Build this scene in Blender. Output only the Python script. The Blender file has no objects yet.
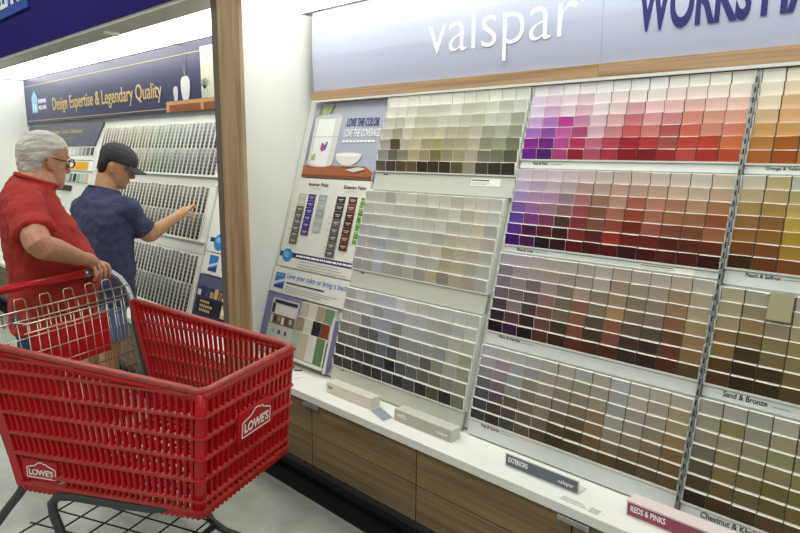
import bpy, bmesh, math, random
from mathutils import Vector, Matrix
random.seed(7)
scene = bpy.context.scene
COL = scene.collection
PI = math.pi

# ------------------------------------------------------------------ helpers
def lin(c):
    if isinstance(c, str):
        c = c.lstrip('#')
        c = [int(c[i:i+2], 16)/255 for i in (0, 2, 4)]
    return tuple((x/12.92 if x <= .04045 else ((x+.055)/1.055)**2.4) for x in c)

def V(*a): return Vector(a)

def mat(name, col, rough=.5, metal=0., noise=0., nscale=8., bump=0., bscale=60., emit=None, estr=1., spec=None, coat=0., stretch=None, alpha=None, trans=0.):
    m = bpy.data.materials.new(name); m.use_nodes = True
    nt = m.node_tree; N = nt.nodes; L = nt.links
    b = N['Principled BSDF']
    c = lin(col) if isinstance(col, str) else col
    b.inputs['Base Color'].default_value = (*c, 1)
    b.inputs['Roughness'].default_value = rough
    b.inputs['Metallic'].default_value = metal
    if spec is not None: b.inputs['Specular IOR Level'].default_value = spec
    if coat: b.inputs['Coat Weight'].default_value = coat
    if trans: b.inputs['Transmission Weight'].default_value = trans
    if emit:
        b.inputs['Emission Color'].default_value = (*lin(emit), 1); b.inputs['Emission Strength'].default_value = estr
    if noise or bump:
        tc = N.new('ShaderNodeTexCoord'); mp = N.new('ShaderNodeMapping')
        L.new(tc.outputs['Object'], mp.inputs['Vector'])
        if stretch: mp.inputs['Scale'].default_value = stretch
        if noise:
            n = N.new('ShaderNodeTexNoise'); n.inputs['Scale'].default_value = nscale; n.inputs['Detail'].default_value = 4
            L.new(mp.outputs[0], n.inputs['Vector'])
            r = N.new('ShaderNodeValToRGB')
            r.color_ramp.elements[0].position = .3; r.color_ramp.elements[1].position = .72
            r.color_ramp.elements[0].color = (*[x*(1-noise) for x in c], 1)
            r.color_ramp.elements[1].color = (*[min(1, x*(1+noise)) for x in c], 1)
            L.new(n.outputs['Fac'], r.inputs[0]); L.new(r.outputs[0], b.inputs['Base Color'])
        if bump:
            n2 = N.new('ShaderNodeTexNoise'); n2.inputs['Scale'].default_value = bscale; n2.inputs['Detail'].default_value = 3
            L.new(mp.outputs[0], n2.inputs['Vector'])
            bp = N.new('ShaderNodeBump'); bp.inputs['Strength'].default_value = bump; bp.inputs['Distance'].default_value = .01
            L.new(n2.outputs['Fac'], bp.inputs['Height']); L.new(bp.outputs[0], b.inputs['Normal'])
    return m

def wood(name, dark, mid, light, scale, rough=.5):
    """grain running along the axis whose mapping scale is smallest"""
    m = bpy.data.materials.new(name); m.use_nodes = True
    nt = m.node_tree; N = nt.nodes; L = nt.links; b = N['Principled BSDF']
    tc = N.new('ShaderNodeTexCoord'); mp = N.new('ShaderNodeMapping'); mp.inputs['Scale'].default_value = scale
    L.new(tc.outputs['Object'], mp.inputs[0])
    n = N.new('ShaderNodeTexNoise'); n.inputs['Scale'].default_value = 1.; n.inputs['Detail'].default_value = 6; n.inputs['Roughness'].default_value = .62; n.inputs['Distortion'].default_value = .35
    L.new(mp.outputs[0], n.inputs['Vector'])
    r = N.new('ShaderNodeValToRGB'); e = r.color_ramp.elements
    e[0].position = .3; e[0].color = (*lin(dark), 1); e[1].position = .7; e[1].color = (*lin(light), 1)
    k = e.new(.5); k.color = (*lin(mid), 1)
    L.new(n.outputs['Fac'], r.inputs[0]); L.new(r.outputs[0], b.inputs['Base Color'])
    b.inputs['Roughness'].default_value = rough
    return m

def attr_mat(name, rough=.5, spec=.3):
    m = bpy.data.materials.new(name); m.use_nodes = True
    N = m.node_tree.nodes; L = m.node_tree.links; b = N['Principled BSDF']
    a = N.new('ShaderNodeAttribute'); a.attribute_name = 'Col'
    L.new(a.outputs['Color'], b.inputs['Base Color'])
    b.inputs['Roughness'].default_value = rough; b.inputs['Specular IOR Level'].default_value = spec
    return m

ORG = {}           # world origin of every thing / part
class MB:
    def __init__(s): s.v = []; s.f = []; s.m = []; s.c = []; s.s = []
    def face(s, idx, mi=0, col=None, sm=False): s.f.append(idx); s.m.append(mi); s.c.append(col); s.s.append(sm)
    def hexa(s, p, mi=0, col=None, cols=None):
        """8 points: 0-3 bottom loop, 4-7 top loop"""
        o = len(s.v); s.v += [tuple(q) for q in p]
        F = [(0, 3, 2, 1), (4, 5, 6, 7), (0, 1, 5, 4), (1, 2, 6, 5), (2, 3, 7, 6), (3, 0, 4, 7)]
        for i, f in enumerate(F): s.face([o+k for k in f], mi, cols[i] if cols else col)
    def box(s, a, b, mi=0, col=None):
        x0, y0, z0 = a; x1, y1, z1 = b
        s.hexa([(x0, y0, z0), (x1, y0, z0), (x1, y1, z0), (x0, y1, z0), (x0, y0, z1), (x1, y0, z1), (x1, y1, z1), (x0, y1, z1)], mi, col)
    def obox(s, c, ax, ay, az, mi=0, col=None):
        """box from centre and three half-axis vectors"""
        c = Vector(c); ax = Vector(ax); ay = Vector(ay); az = Vector(az)
        s.hexa([c-ax-ay-az, c+ax-ay-az, c+ax+ay-az, c-ax+ay-az, c-ax-ay+az, c+ax-ay+az, c+ax+ay+az, c-ax+ay+az], mi, col)
    def bar(s, p, q, wv, dv, mi=0, col=None):
        """bar from p to q with full-width vector wv and depth vector dv"""
        p = Vector(p); q = Vector(q); w = Vector(wv)*.5; d = Vector(dv)*.5
        s.hexa([p-w-d, p+w-d, p+w+d, p-w+d, q-w-d, q+w-d, q+w+d, q-w+d], mi, col)
    def slab(s, x0, x1, z0, z1, a, b, mi=0, col=None):
        """slab lying on the leaning display plane, a..b = offsets in front of it"""
        s.hexa([LP(x0, z0, b), LP(x1, z0, b), LP(x1, z0, a), LP(x0, z0, a), LP(x0, z1, b), LP(x1, z1, b), LP(x1, z1, a), LP(x0, z1, a)], mi, col)
    def poly(s, pts, thick, mi=0, col=None):
        """flat polygon with thickness vector"""
        n = len(pts); o = len(s.v); t = Vector(thick)
        s.v += [tuple(Vector(p)) for p in pts] + [tuple(Vector(p)+t) for p in pts]
        s.face([o+i for i in range(n)], mi, col); s.face([o+n+i for i in reversed(range(n))], mi, col)
        for i in range(n): s.face([o+i, o+n+i, o+n+(i+1) % n, o+(i+1) % n], mi, col)
    def loft(s, rings, mi=0, col=None, sm=True, caps=True):
        n = len(rings[0]); o = len(s.v)
        for r in rings: s.v += [tuple(p) for p in r]
        for i in range(len(rings)-1):
            for k in range(n):
                a = o+i*n+k; b = o+i*n+(k+1) % n
                s.face([a, b, b+n, a+n], mi, col, sm)
        if caps:
            s.face([o+k for k in reversed(range(n))], mi, col); e = o+(len(rings)-1)*n
            s.face([e+k for k in range(n)], mi, col)
    def tube(s, pts, r, n=10, mi=0, col=None, closed=False, flat=None):
        pts = [Vector(p) for p in pts]; N = len(pts)
        if not isinstance(r, (list, tuple)): r = [r]*N
        rings = []; up = None
        for i in range(N):
            if closed: t = pts[(i+1) % N]-pts[i-1]
            else: t = pts[min(i+1, N-1)]-pts[max(i-1, 0)]
            t.normalize()
            if up is None:
                up = t.cross(V(0, 0, 1)) if abs(t.z) < .9 else t.cross(V(1, 0, 0))
                up.normalize()
            else:
                up = up-t*up.dot(t); up.normalize()
            w = t.cross(up)
            rings.append([pts[i]+(up*math.cos(2*PI*k/n)+w*math.sin(2*PI*k/n))*r[i] for k in range(n)])
        if closed: rings.append(rings[0]); s.loft(rings, mi, col, True, False)
        else: s.loft(rings, mi, col)
    def ball(s, c, rx, ry, rz, n=14, mi=0, col=None, rot=None):
        c = Vector(c); rings = []
        for i in range(1, n//2):
            th = PI*i/(n//2); rr = []
            for k in range(n):
                p = V(rx*math.sin(th)*math.cos(2*PI*k/n), ry*math.sin(th)*math.sin(2*PI*k/n), -rz*math.cos(th))
                if rot: p = rot @ p
                rr.append(c+p)
            rings.append(rr)
        s.loft(rings, mi, col)
    def build(s, name, mats, parent=None, smooth=False, bevel=0., org=None):
        if not isinstance(mats, (list, tuple)): mats = [mats]
        if parent is not None: O = ORG[parent.name]
        elif org is not None: O = Vector(org)
        else:
            xs = [p[0] for p in s.v]; ys = [p[1] for p in s.v]; zs = [p[2] for p in s.v]
            O = V((min(xs)+max(xs))/2, (min(ys)+max(ys))/2, min(zs))
        me = bpy.data.meshes.new(name)
        me.from_pydata([(p[0]-O.x, p[1]-O.y, p[2]-O.z) for p in s.v], [], s.f)
        for m in mats: me.materials.append(m)
        for i, p in enumerate(me.polygons):
            p.material_index = s.m[i]; p.use_smooth = smooth and True or s.s[i]
        if any(c is not None for c in s.c):
            ca = me.color_attributes.new('Col', 'FLOAT_COLOR', 'CORNER')
            for i, p in enumerate(me.polygons):
                c = s.c[i] or (.8, .8, .8)
                for li in p.loop_indices: ca.data[li].color = (*c, 1)
        bm = bmesh.new(); bm.from_mesh(me)
        bmesh.ops.recalc_face_normals(bm, faces=bm.faces); bm.to_mesh(me); bm.free()
        o = bpy.data.objects.new(name, me); COL.objects.link(o)
        if bevel:
            bv = o.modifiers.new('bevel', 'BEVEL'); bv.width = bevel; bv.segments = 2; bv.limit_method = 'ANGLE'
        if parent is not None: o.parent = parent; ORG[o.name] = O.copy()
        else: o.location = O; ORG[o.name] = O.copy()
        return o

def tag(o, label, cat, group=None, kind=None):
    o['label'] = label; o['category'] = cat
    if group: o['group'] = group
    if kind: o['kind'] = kind
    return o
def thing(name, label, cat, org, group=None):
    o = bpy.data.objects.new(name, None); COL.objects.link(o); o.empty_display_size = .05
    o.location = org; ORG[o.name] = Vector(org)
    return tag(o, label, cat, group)
def struct(name, mb, m, label=None, bevel=0.):
    o = mb.build(name, m, bevel=bevel); o['kind'] = 'structure'
    if label: o['label'] = label
    return o
def lab(o, t): o['label'] = t; return o

# leaning display plane shared by both bays
K = .2863; Y0 = 1.8698; NK = math.sqrt(1+K*K)
def LP(x, z, off=0.): return V(x, Y0+K*(z-.5)-off/NK, z+off*K/NK)
EUP = V(0, K/NK, 1/NK); ENR = V(0, -1/NK, K/NK)

_txt = {}
def text_geo(string, bold=0., extr=0., shear=0.):
    key = (string, bold, extr, shear)
    if key in _txt: return _txt[key]
    cu = bpy.data.curves.new('t', 'FONT'); cu.body = string; cu.size = 1; cu.offset = bold; cu.extrude = extr; cu.shear = shear; cu.resolution_u = 4
    ob = bpy.data.objects.new('t', cu); COL.objects.link(ob)
    dg = bpy.context.evaluated_depsgraph_get(); me = bpy.data.meshes.new_from_object(ob.evaluated_get(dg))
    v = [tuple(p.co) for p in me.vertices]; f = [list(p.vertices) for p in me.polygons]
    bpy.data.objects.remove(ob); bpy.data.curves.remove(cu); bpy.data.meshes.remove(me)
    _txt[key] = (v, f); return v, f
def put_text(mb, string, org, xd, yd, w, h, bold=0., depth=.0012, mi=0, shear=0., col=None):
    """fit the string into a w x h box whose lower left corner is org"""
    v, f = text_geo(string, bold, .5, shear)
    xs = [p[0] for p in v]; ys = [p[1] for p in v]
    x0, x1, y0, y1 = min(xs), max(xs), min(ys), max(ys)
    xd = Vector(xd).normalized(); yd = Vector(yd).normalized(); nd = xd.cross(yd)
    o = len(mb.v); org = Vector(org)
    for p in v:
        q = org+xd*((p[0]-x0)/(x1-x0)*w)+yd*((p[1]-y0)/(y1-y0)*h)+nd*(p[2]*depth+depth*.5)
        mb.v.append(tuple(q))
    for g in f: mb.face([o+i for i in g], mi, col)

def evaluated_mesh(v, f, voxel, smooth=4, disp=0., dscale=.02):
    me = bpy.data.meshes.new('tmp'); me.from_pydata(v, [], f)
    bm = bmesh.new(); bm.from_mesh(me); bmesh.ops.recalc_face_normals(bm, faces=bm.faces); bm.to_mesh(me); bm.free()
    ob = bpy.data.objects.new('tmp', me); COL.objects.link(ob)
    r = ob.modifiers.new('r', 'REMESH'); r.mode = 'VOXEL'; r.voxel_size = voxel; r.use_smooth_shade = True
    if smooth:
        sm = ob.modifiers.new('s', 'SMOOTH'); sm.iterations = smooth; sm.factor = .5
    if disp:
        t = bpy.data.textures.new('c', 'CLOUDS'); t.noise_scale = dscale
        d = ob.modifiers.new('d', 'DISPLACE'); d.texture = t; d.strength = disp; d.mid_level = .5
    dg = bpy.context.evaluated_depsgraph_get(); out = bpy.data.meshes.new_from_object(ob.evaluated_get(dg))
    bpy.data.objects.remove(ob); bpy.data.meshes.remove(me)
    for p in out.polygons: p.use_smooth = True
    return out
def sculpt(mb, name, m, parent, voxel=.006, smooth=4, disp=0., dscale=.02):
    O = ORG[parent.name]
    me = evaluated_mesh([(p[0]-O.x, p[1]-O.y, p[2]-O.z) for p in mb.v], mb.f, voxel, smooth, disp, dscale)
    me.name = name; me.materials.clear(); me.materials.append(m)
    o = bpy.data.objects.new(name, me); COL.objects.link(o); o.parent = parent; ORG[o.name] = O.copy()
    return o

ORD = ['', 'first', 'second', 'third', 'fourth', 'fifth', 'sixth', 'seventh', 'eighth', 'ninth', 'tenth', 'eleventh', 'twelfth', 'thirteenth', 'fourteenth', 'fifteenth', 'sixteenth', 'seventeenth', 'eighteenth', 'nineteenth', 'twentieth'] + ['twenty-'+x for x in ('first', 'second', 'third', 'fourth', 'fifth', 'sixth', 'seventh', 'eighth', 'ninth')] + ['thirtieth'] + ['thirty-'+x for x in ('first', 'second', 'third', 'fourth', 'fifth', 'sixth', 'seventh', 'eighth', 'ninth')] + ['fortieth'] + ['forty-'+x for x in ('first', 'second', 'third', 'fourth', 'fifth', 'sixth', 'seventh', 'eighth', 'ninth')]

# ------------------------------------------------------------------ camera (as measured from the photograph's vanishing lines)
fpx = 639.; yaw, pit, rol = math.radians(45.84), math.radians(10.08), math.radians(.42); HC = 1.6
Fh = V(-math.cos(yaw), math.sin(yaw), 0); Rh = V(math.sin(yaw), math.cos(yaw), 0); Uh = V(0, 0, 1)
fw = Fh*math.cos(pit)-Uh*math.sin(pit); up = Fh*math.sin(pit)+Uh*math.cos(pit)
r2 = Rh*math.cos(rol)+up*math.sin(rol); u2 = -Rh*math.sin(rol)+up*math.cos(rol)
cam = bpy.data.cameras.new('camera'); cam.sensor_width = 36; cam.lens = fpx/800*36; cam.clip_start = .05
co = bpy.data.objects.new('camera', cam); COL.objects.link(co)
Mx = Matrix((r2, u2, -fw)).transposed().to_4x4(); Mx.translation = V(0, 0, HC); co.matrix_world = Mx
scene.camera = co
def cam_px(P):
    p = Vector(P)-V(0, 0, HC); d = p.dot(fw)
    return 400+fpx*p.dot(r2)/d, 266.5-fpx*p.dot(u2)/d, d

# ------------------------------------------------------------------ materials
M = {}
M['white'] = mat('white_laminate', '#e6e7e2', .45)
M['panel_white'] = mat('white_panel', '#e4e6e1', .5, noise=.015, nscale=3)
M['tray'] = mat('white_plastic_tray', '#dfe2dc', .4)
M['strip_grey'] = mat('grey_strip', '#c2c5ba', .45)
M['strip_cool'] = mat('cool_white_strip', '#d3d9d5', .45)
M['gap_shade'] = mat('gap_shade_brown', '#453d33', .6)  # dark tone imitating the shade between chip columns
M['card'] = mat('white_card', '#eceae4', .6)
M['chip'] = attr_mat('paint_chip_paper', .5, .25)
M['print'] = attr_mat('printed_paper', .45, .3)
M['post'] = wood('oak_post', '#84704f', '#a68d6a', '#bca380', (26, 26, 1.3), .5)
M['drawer'] = wood('walnut_laminate', '#574731', '#776142', '#907854', (1.2, 30, 30), .45)
M['trim'] = wood('header_oak', '#93754f', '#b3946f', '#c8ab88', (1., 40, 40), .5)
M['dark_metal'] = mat('dark_metal_edge', '#6e665a', .45, .3)
M['black'] = mat('black_rubber', '#2a2c30', .25)
M['black_strip'] = mat('black_floor_strip', '#1c1c1a', .5, noise=.3, nscale=9)
M['gap'] = mat('dark_gap', '#15120e', .8)
M['steel'] = mat('brushed_steel', '#a9abac', .3, .9)
M['slot_steel'] = mat('slotted_steel', '#8c8f90', .4, .7)
M['light_panel'] = mat('lit_diffuser', '#ffffff', .6, emit='#fdfef6', estr=4.3)
M['channel'] = mat('channel_metal', '#a3a498', .45, .2)
M['navy'] = mat('navy_fascia', '#221b68', .75, spec=.1, noise=.05, nscale=2)
M['royal'] = mat('royal_blue_sign', '#0c3da0', .45)
M['hdr'] = mat('pale_blue_header', '#b3b9cf', .38)
M['hdr_navy'] = mat('dark_navy_header', '#2a2d55', .35)
M['gold'] = mat('gold_ink', '#c6ae74', .4)
M['ink'] = mat('black_ink', '#1d1e22', .6)
M['ink_grey'] = mat('grey_ink', '#8d9190', .6)
M['ink_navy'] = mat('navy_ink', '#1f1f66', .5)
M['ink_white'] = mat('white_ink', '#f6f6f4', .5)
M['ink_blue'] = mat('blue_ink', '#2a80c4', .5)
M['red'] = mat('red_plastic', '#bd1220', .32, noise=.06, nscale=14, spec=.45)
M['red_worn'] = mat('worn_red_rim', '#a8443e', .42, noise=.16, nscale=18)
M['red_rib'] = mat('worn_red_ribs', '#b23a36', .4, noise=.2, nscale=30)
M['wire'] = mat('chrome_wire', '#b5ad9c', .28, .9)
M['tube'] = mat('grey_powder_coat', '#4a4d4e', .4, .4)
M['tube_light'] = mat('worn_chrome_tube', '#9b9da0', .3, .8)
M['tray_wire'] = mat('black_tray_wire', '#17181a', .4, .3)
M['rubber'] = mat('caster_rubber', '#202020', .6)
M['concrete'] = mat('concrete', '#b2b7ae', .38, noise=.2, nscale=6)
M['skin_old'] = mat('skin_weathered', '#c08a6c', .5, noise=.12, nscale=40, bump=.15, bscale=150)
M['skin'] = mat('skin_tan', '#bd8e68', .5, noise=.07, nscale=30, bump=.08, bscale=150)
M['shirt_red'] = mat('red_cotton', '#a6281f', .85, noise=.08, nscale=9, bump=.5, bscale=9)
M['shirt_navy'] = mat('navy_cotton', '#3c4160', .85, noise=.04, nscale=9, bump=.5, bscale=9)
M['denim'] = mat('blue_denim', '#5b76a6', .85, noise=.15, nscale=25, bump=.25, bscale=60)
M['denim_dark'] = mat('dark_denim', '#33486b', .85, noise=.15, nscale=25, bump=.25, bscale=60)
M['shoe'] = mat('black_shoe', '#1a1a1c', .55)
M['hair_grey'] = mat('grey_hair', '#d0cdc6', .55, noise=.35, nscale=10, bump=.8, bscale=45, stretch=(1, 1, 5))
M['hair_dark'] = mat('dark_hair', '#201914', .5, noise=.3, nscale=60, bump=.6, bscale=90)
M['cap'] = mat('charcoal_cap', '#37383c', .8, noise=.08, nscale=30, bump=.2, bscale=120)
M['lens'] = mat('spectacle_lens', '#ffffff', .02, trans=1.)
M['frame'] = mat('black_spectacle_frame', '#131214', .3)
M['eye'] = mat('eye_white', '#e8e4dc', .2)
M['iris'] = mat('dark_iris', '#23180f', .2)
# ------------------------------------------------------------------ the setting
XW, XP = -2.865, -2.95           # faces of the white partition between the two bays
XL = -7.85; XR = 1.25
b = MB(); b.box((-11, -3.5, -.05), (4.5, 3, 0)); struct('floor', b, M['concrete'], 'grey polished concrete floor')
b = MB(); b.box((-8.05, 2.44, 0), (XR+.3, 2.5, 2.9)); struct('wall_back', b, M['panel_white'])
b = MB(); b.box((XL-.06, 1.66, 0), (XL, 2.43, 2.33)); struct('wall_left', b, M['panel_white'], 'white end panel of the far bay')
b = MB(); b.box((XP-.001, 1.725, 0), (XW-.073, 2.43, 2.335)); struct('wall_middle', b, M['panel_white'], 'white partition between the two paint displays')
b = MB(); b.box((XL, 1.66, 2.377), (XP, 2.43, 2.40)); b.box((XW-.08, 1.66, 2.377), (XR, 2.43, 2.40)); struct('ceiling', b, M['white'])
b = MB()
for x0, x1 in ((XL-.05, XP), (-2.70, XR)):
    b.box((x0, 1.655, 2.338), (x1, 1.835, 2.36))
    b.box((x0, 1.642, 2.336), (x1, 1.6545, 2.352), 1)
for x in (-7.04, -5.73, -4.39, -1.50, -.12): b.box((x-.018, 1.836, 2.339), (x+.018, 2.25, 2.345), 1)
b.box((-4.27, 1.70, 2.322), (-4.24, 1.80, 2.3385), 1)
struct('trim_1', b, [M['channel'], M['white']])
b = MB()
for x0, x1 in ((XL, XP-.0), (XW, XR)): b.box((x0, 1.688, 0), (x1, 1.80, .006))
struct('trim_2', b, M['black_strip'], 'black strip on the floor along the cabinets')
b = MB()
prof = [(1.790, .020), (1.772, .045), (1.764, .085), (1.766, .115), (1.774, .138), (1.788, .150), (1.81, .150), (1.81, .020)]
for x0, x1 in ((XL, XP), (XW, XR)):
    b.loft([[(x0, y, z) for y, z in prof], [(x1, y, z) for y, z in prof]], sm=False)
    b.box((x0, 1.812, 0), (x1, 1.83, .1655))
struct('baseboard_right', b, M['black'], 'black rubber bumper along the foot of the cabinets', bevel=.004)

# oak post at the end of the partition
t = thing('wooden_post', 'light oak upright post at the end of the white partition', 'post', (-2.83, 1.71, 0))
b = MB(); b.box((-2.892, 1.70, 0), (-2.703, 1.722, 2.75)); b.build('oak_face', M['post'], t, bevel=.003)
b = MB(); b.box((-2.952, 1.704, 0), (-2.893, 1.722, 2.75)); lab(b.build('metal_edge', M['dark_metal'], t), 'dull brown metal edging strip')

# navy fascia above the far bay with its blue sign
t = thing('fascia_board', 'deep navy fascia board above the far display, over the two shoppers', 'fascia', (-5.4, 1.64, 2.35))
b = MB(); b.box((XL-.1, 1.63, 2.352), (-2.93, 1.654, 3.2)); b.build('board', M['navy'], t)
t = thing('store_sign', 'royal blue sign with white capitals high on the navy fascia', 'sign', (-6.3, 1.62, 2.625))
b = MB(); b.box((-7.45, 1.612, 2.622), (-5.34, 1.629, 2.98)); b.build('sign_panel', M['royal'], t)
b = MB(); put_text(b, 'SHERWIN-WILLIAMS', (-7.3, 1.612, 2.686), (1, 0, 0), (0, 0, 1), 1.87, .2, bold=.012, depth=.004); b.build('lettering', M['ink_white'], t)

# lit ceiling panels of both canopies
PX = [(XL+.01, -7.05), (-7.03, -5.74), (-5.72, -4.40), (-4.38, XP-.01)]
for i, (x0, x1) in enumerate(PX):
    b = MB(); b.box((x0, 1.84, 2.341), (x1, 2.255, 2.376))
    tag(b.build('light_panel', M['light_panel']), ['glowing white ceiling light panel at the far left end above the far bay', 'glowing white ceiling light panel above the grey-haired man', 'glowing white ceiling light panel above the header lettering of the far bay', 'glowing white ceiling light panel nearest the oak post in the far bay'][i], 'light', 'canopy light panels')
for i, (x0, x1) in enumerate([(XW-.07, -1.51), (-1.49, -.13), (-.11, XR-.01)]):
    b = MB(); b.box((x0, 1.84, 2.341), (x1, 2.245, 2.376))
    tag(b.build('light_panel', M['light_panel']), ['glowing white light panel above the white partition and pale blue header', 'glowing white light panel above the middle of the pale blue header', 'glowing white light panel above the right end of the pale blue header'][i], 'light', 'canopy light panels')

# ------------------------------------------------------------------ cabinets, counters
def cabinet(x0, x1, label, grp, tab=None):
    t = thing('drawer_cabinet', label, 'cabinet', ((x0+x1)/2, 1.72, .165), grp)
    b = MB(); b.box((x0+.002, 1.724, .167), (x1-.002, 2.2, .474)); b.build('carcass', M['gap'], t)
    for z0, z1 in ((.168, .319), (.323, .472)):
        b = MB(); b.box((x0+.0025, 1.705, z0), (x1-.0025, 1.7235, z1)); b.build('drawer', M['drawer'], t, bevel=.0012)
    if tab:
        b = MB(); b.box((tab[0], 1.690, .466), (tab[1], 1.7045, .4735)); b.box((tab[0], 1.687, .457), (tab[1], 1.691, .4735)); lab(b.build('pull_tab', M['steel'], t, bevel=.0015), 'silver tab under the counter edge')
cx = [-2.70, -2.213, -1.56, -.891, -.235, .42]
cl = ['two-drawer walnut cabinet beside the oak post, half hidden by the red cart', 'two-drawer walnut cabinet right of the cart tip, below the blue-grey loose chip card',
      'two-drawer walnut cabinet below the grey exterior paint sign', 'two-drawer walnut cabinet below the mauve sign, cut by the bottom edge', 'walnut cabinet beyond the right edge of the picture']
for i in range(4): cabinet(cx[i], cx[i+1], cl[i], 'walnut drawer cabinets', [None, (-2.256, -2.146), None, (-.935, -.824)][i])
n = 7; w = (XP-.006-XL)/n
for i in range(n):
    cabinet(XL+i*w, XL+(i+1)*w, ORD[n-i].capitalize()+' walnut cabinet left of the oak post, in the far bay' if i < n-1 else 'Walnut cabinet just left of the oak post, behind the cart', 'walnut drawer cabinets')
b = MB(); b.poly([(XW-.07, 1.7235, .476), (-2.701, 1.7235, .476), (-2.701, 1.694, .476), (XR, 1.694, .476), (XR, 2.2, .476), (XW-.07, 2.2, .476)], (0, 0, .036)); tag(b.build('countertop', M['white'], bevel=.003), 'long white countertop under the near paint chip racks', 'counter')
b = MB(); b.box((XL+.001, 1.694, .476), (XP-.006, 2.2, .512)); tag(b.build('countertop', M['white'], bevel=.003), 'long white countertop of the far bay behind the cart', 'counter')
# ------------------------------------------------------------------ display boards and header signs
def board(x0, x1, label):
    b = MB(); b.slab(x0, x1, .53, 1.90, -.05, -.032); tag(b.build('display_board', M['tray']), label, 'display board', 'leaning display boards')
board(XW-.07, -1.461, 'leaning white back board behind the olive, white and grey chip racks')
board(-1.457, -.645, 'leaning white back board behind the red and pink chip racks')
board(-.631, .62, 'leaning white back board behind the orange and yellow chip racks')
board(XL+.002, XP-.002, 'leaning white back board of the far bay, behind the colour strips')

b = MB(); b.slab(-.6435, -.6335, .53, 1.885, -.03, .013)
for k in range(42):
    z = .56+k*.0315; b.slab(-.6405, -.6365, z, z+.017, .0128, .0136, 1)
tag(b.build('slotted_upright', [M['slot_steel'], M['gap']]), 'slotted grey steel upright dividing the red racks from the yellow racks', 'upright')

def header(x0, x1, label, m=M['hdr']):
    t = thing('header_sign', label, 'sign', ((x0+x1)/2, 2.265, 1.926))
    b = MB(); rings = []
    pf = [(1.927, .0), (2.0, .004), (2.1, .009), (2.2, .009), (2.28, .005), (2.334, .0)]
    for x in (x0, x1): rings.append([(x, 2.262-d, z) for z, d in pf]+[(x, 2.285, 2.334), (x, 2.285, 1.927)])
    b.loft(rings, sm=False); b.build('sign_panel', m, t)
    b = MB(); b.box((x0, 2.246, 1.879), (x1, 2.28, 1.926)); b.build('oak_strip', M['trim'], t)
    return t
t = header(XW+.002, -1.1765, 'pale blue header sign with thin white lowercase lettering')
b = MB(); put_text(b, 'valspar', (-2.02, 2.2535, 1.976), (1, 0, 0), (0, 0, 1), .742, .252, bold=-.013, depth=.001)
lab(b.build('lettering', M['ink_white'], t), 'thin white lowercase lettering'); b = MB(); put_text(b, '®', (-1.268, 2.2535, 2.155), (1, 0, 0), (0, 0, 1), .022, .024, depth=.001); b.build('trademark_symbol', M['ink_white'], t)
t = header(-1.1755, XR-.02, 'pale blue header sign with bold navy capitals at upper right')
b = MB(); put_text(b, 'WORKS', (-1.043, 2.2535, 2.018), (1, 0, 0), (0, 0, 1), .362, .165, bold=.03, depth=.001)
put_text(b, 'HARD', (-.652, 2.2535, 2.022), (1, 0, 0), (0, 0, 1), .30, .165, bold=.03, depth=.001); b.build('lettering', M['ink_navy'], t)
b = MB(); b.box((XW+.002, 2.243, 1.8668), (XR-.02, 2.28, 1.8775)); tag(b.build('ledge', M['white']), 'thin white ledge running under the oak strip of the header', 'ledge')

# far bay header
t = thing('header_sign', 'long dark navy header sign with gold lettering and a house logo', 'sign', (-5.4, 2.27, 1.878))
b = MB(); b.box((XL+.002, 2.262, 1.878), (XP-.002, 2.285, 2.334)); b.build('sign_panel', M['hdr_navy'], t)
b = MB(); put_text(b, 'Design Expertise & Legendary Quality', (-7.0, 2.2612, 1.955), (1, 0, 0), (0, 0, 1), 2.34, .155, bold=.006, depth=.002); b.build('lettering', M['gold'], t)
b = MB(); b.box((XL+.03, 2.2595, 1.903), (-4.57, 2.2618, 1.909)); b.box((XL+.03, 2.2595, 2.262), (XP-.01, 2.2618, 2.267)); b.build('gold_line', M['gold'], t)
pb = MB()
def flat(pts, c, y=2.2617, d=.0012): pb.poly([(x, y, z) for x, z in pts], (0, -d, 0), 0, lin(c))
flat([(-7.63, 1.985), (-7.455, 1.985), (-7.455, 2.14), (-7.54, 2.205), (-7.63, 2.14)], '#7fb6e0')
pb.box((-7.59, 2.2602, 2.0), (-7.57, 2.2604, 2.08), 0, lin('#dcecf6')); pb.box((-7.53, 2.2602, 2.0), (-7.5, 2.2604, 2.07), 0, lin('#dcecf6'))
flat([(-4.60, 1.879), (-2.96, 1.879), (-2.96, 1.955), (-4.60, 1.955)], '#c49a68')
for x0, x1 in ((-4.55, -4.10), (-4.06, -3.6), (-3.56, -3.0)): flat([(x0, 1.88), (x1, 1.88), (x1, 1.93), (x0, 1.93)], '#8c5230', 2.2603, .0006)
flat([(-4.08, 1.956), (-2.96, 1.956), (-2.96, 2.29), (-4.08, 2.29)], '#cfccbc')
vz = [(0, .035), (.03, .05), (.09, .062), (.13, .06), (.155, .04), (.16, .03)]
def vase(cx, z0, s, sx, c, y=2.2604):
    L_ = [(cx-w*sx, z0+h*s) for h, w in vz]; R_ = [(cx+w*sx, z0+h*s) for h, w in reversed(vz)]
    pb.poly([(x, y, z) for x, z in L_+R_], (0, -.001, 0), 0, lin(c))
vase(-4.30, 1.956, 1.0, 1.05, '#d8d7da'); vase(-4.445, 1.956, .62, .55, '#c9c8cc'); vase(-4.03, 1.956, .4, .8, '#b9c0b4')
for dx, h in ((-.05, .28), (-.02, .31), (.02, .3), (.045, .27)):
    pb.bar((-4.30, 2.26, 2.11), (-4.30+dx, 2.26, 2.11+h*.55), (.004, 0, 0), (0, .001, 0), 0, lin('#8a8794'))
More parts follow.
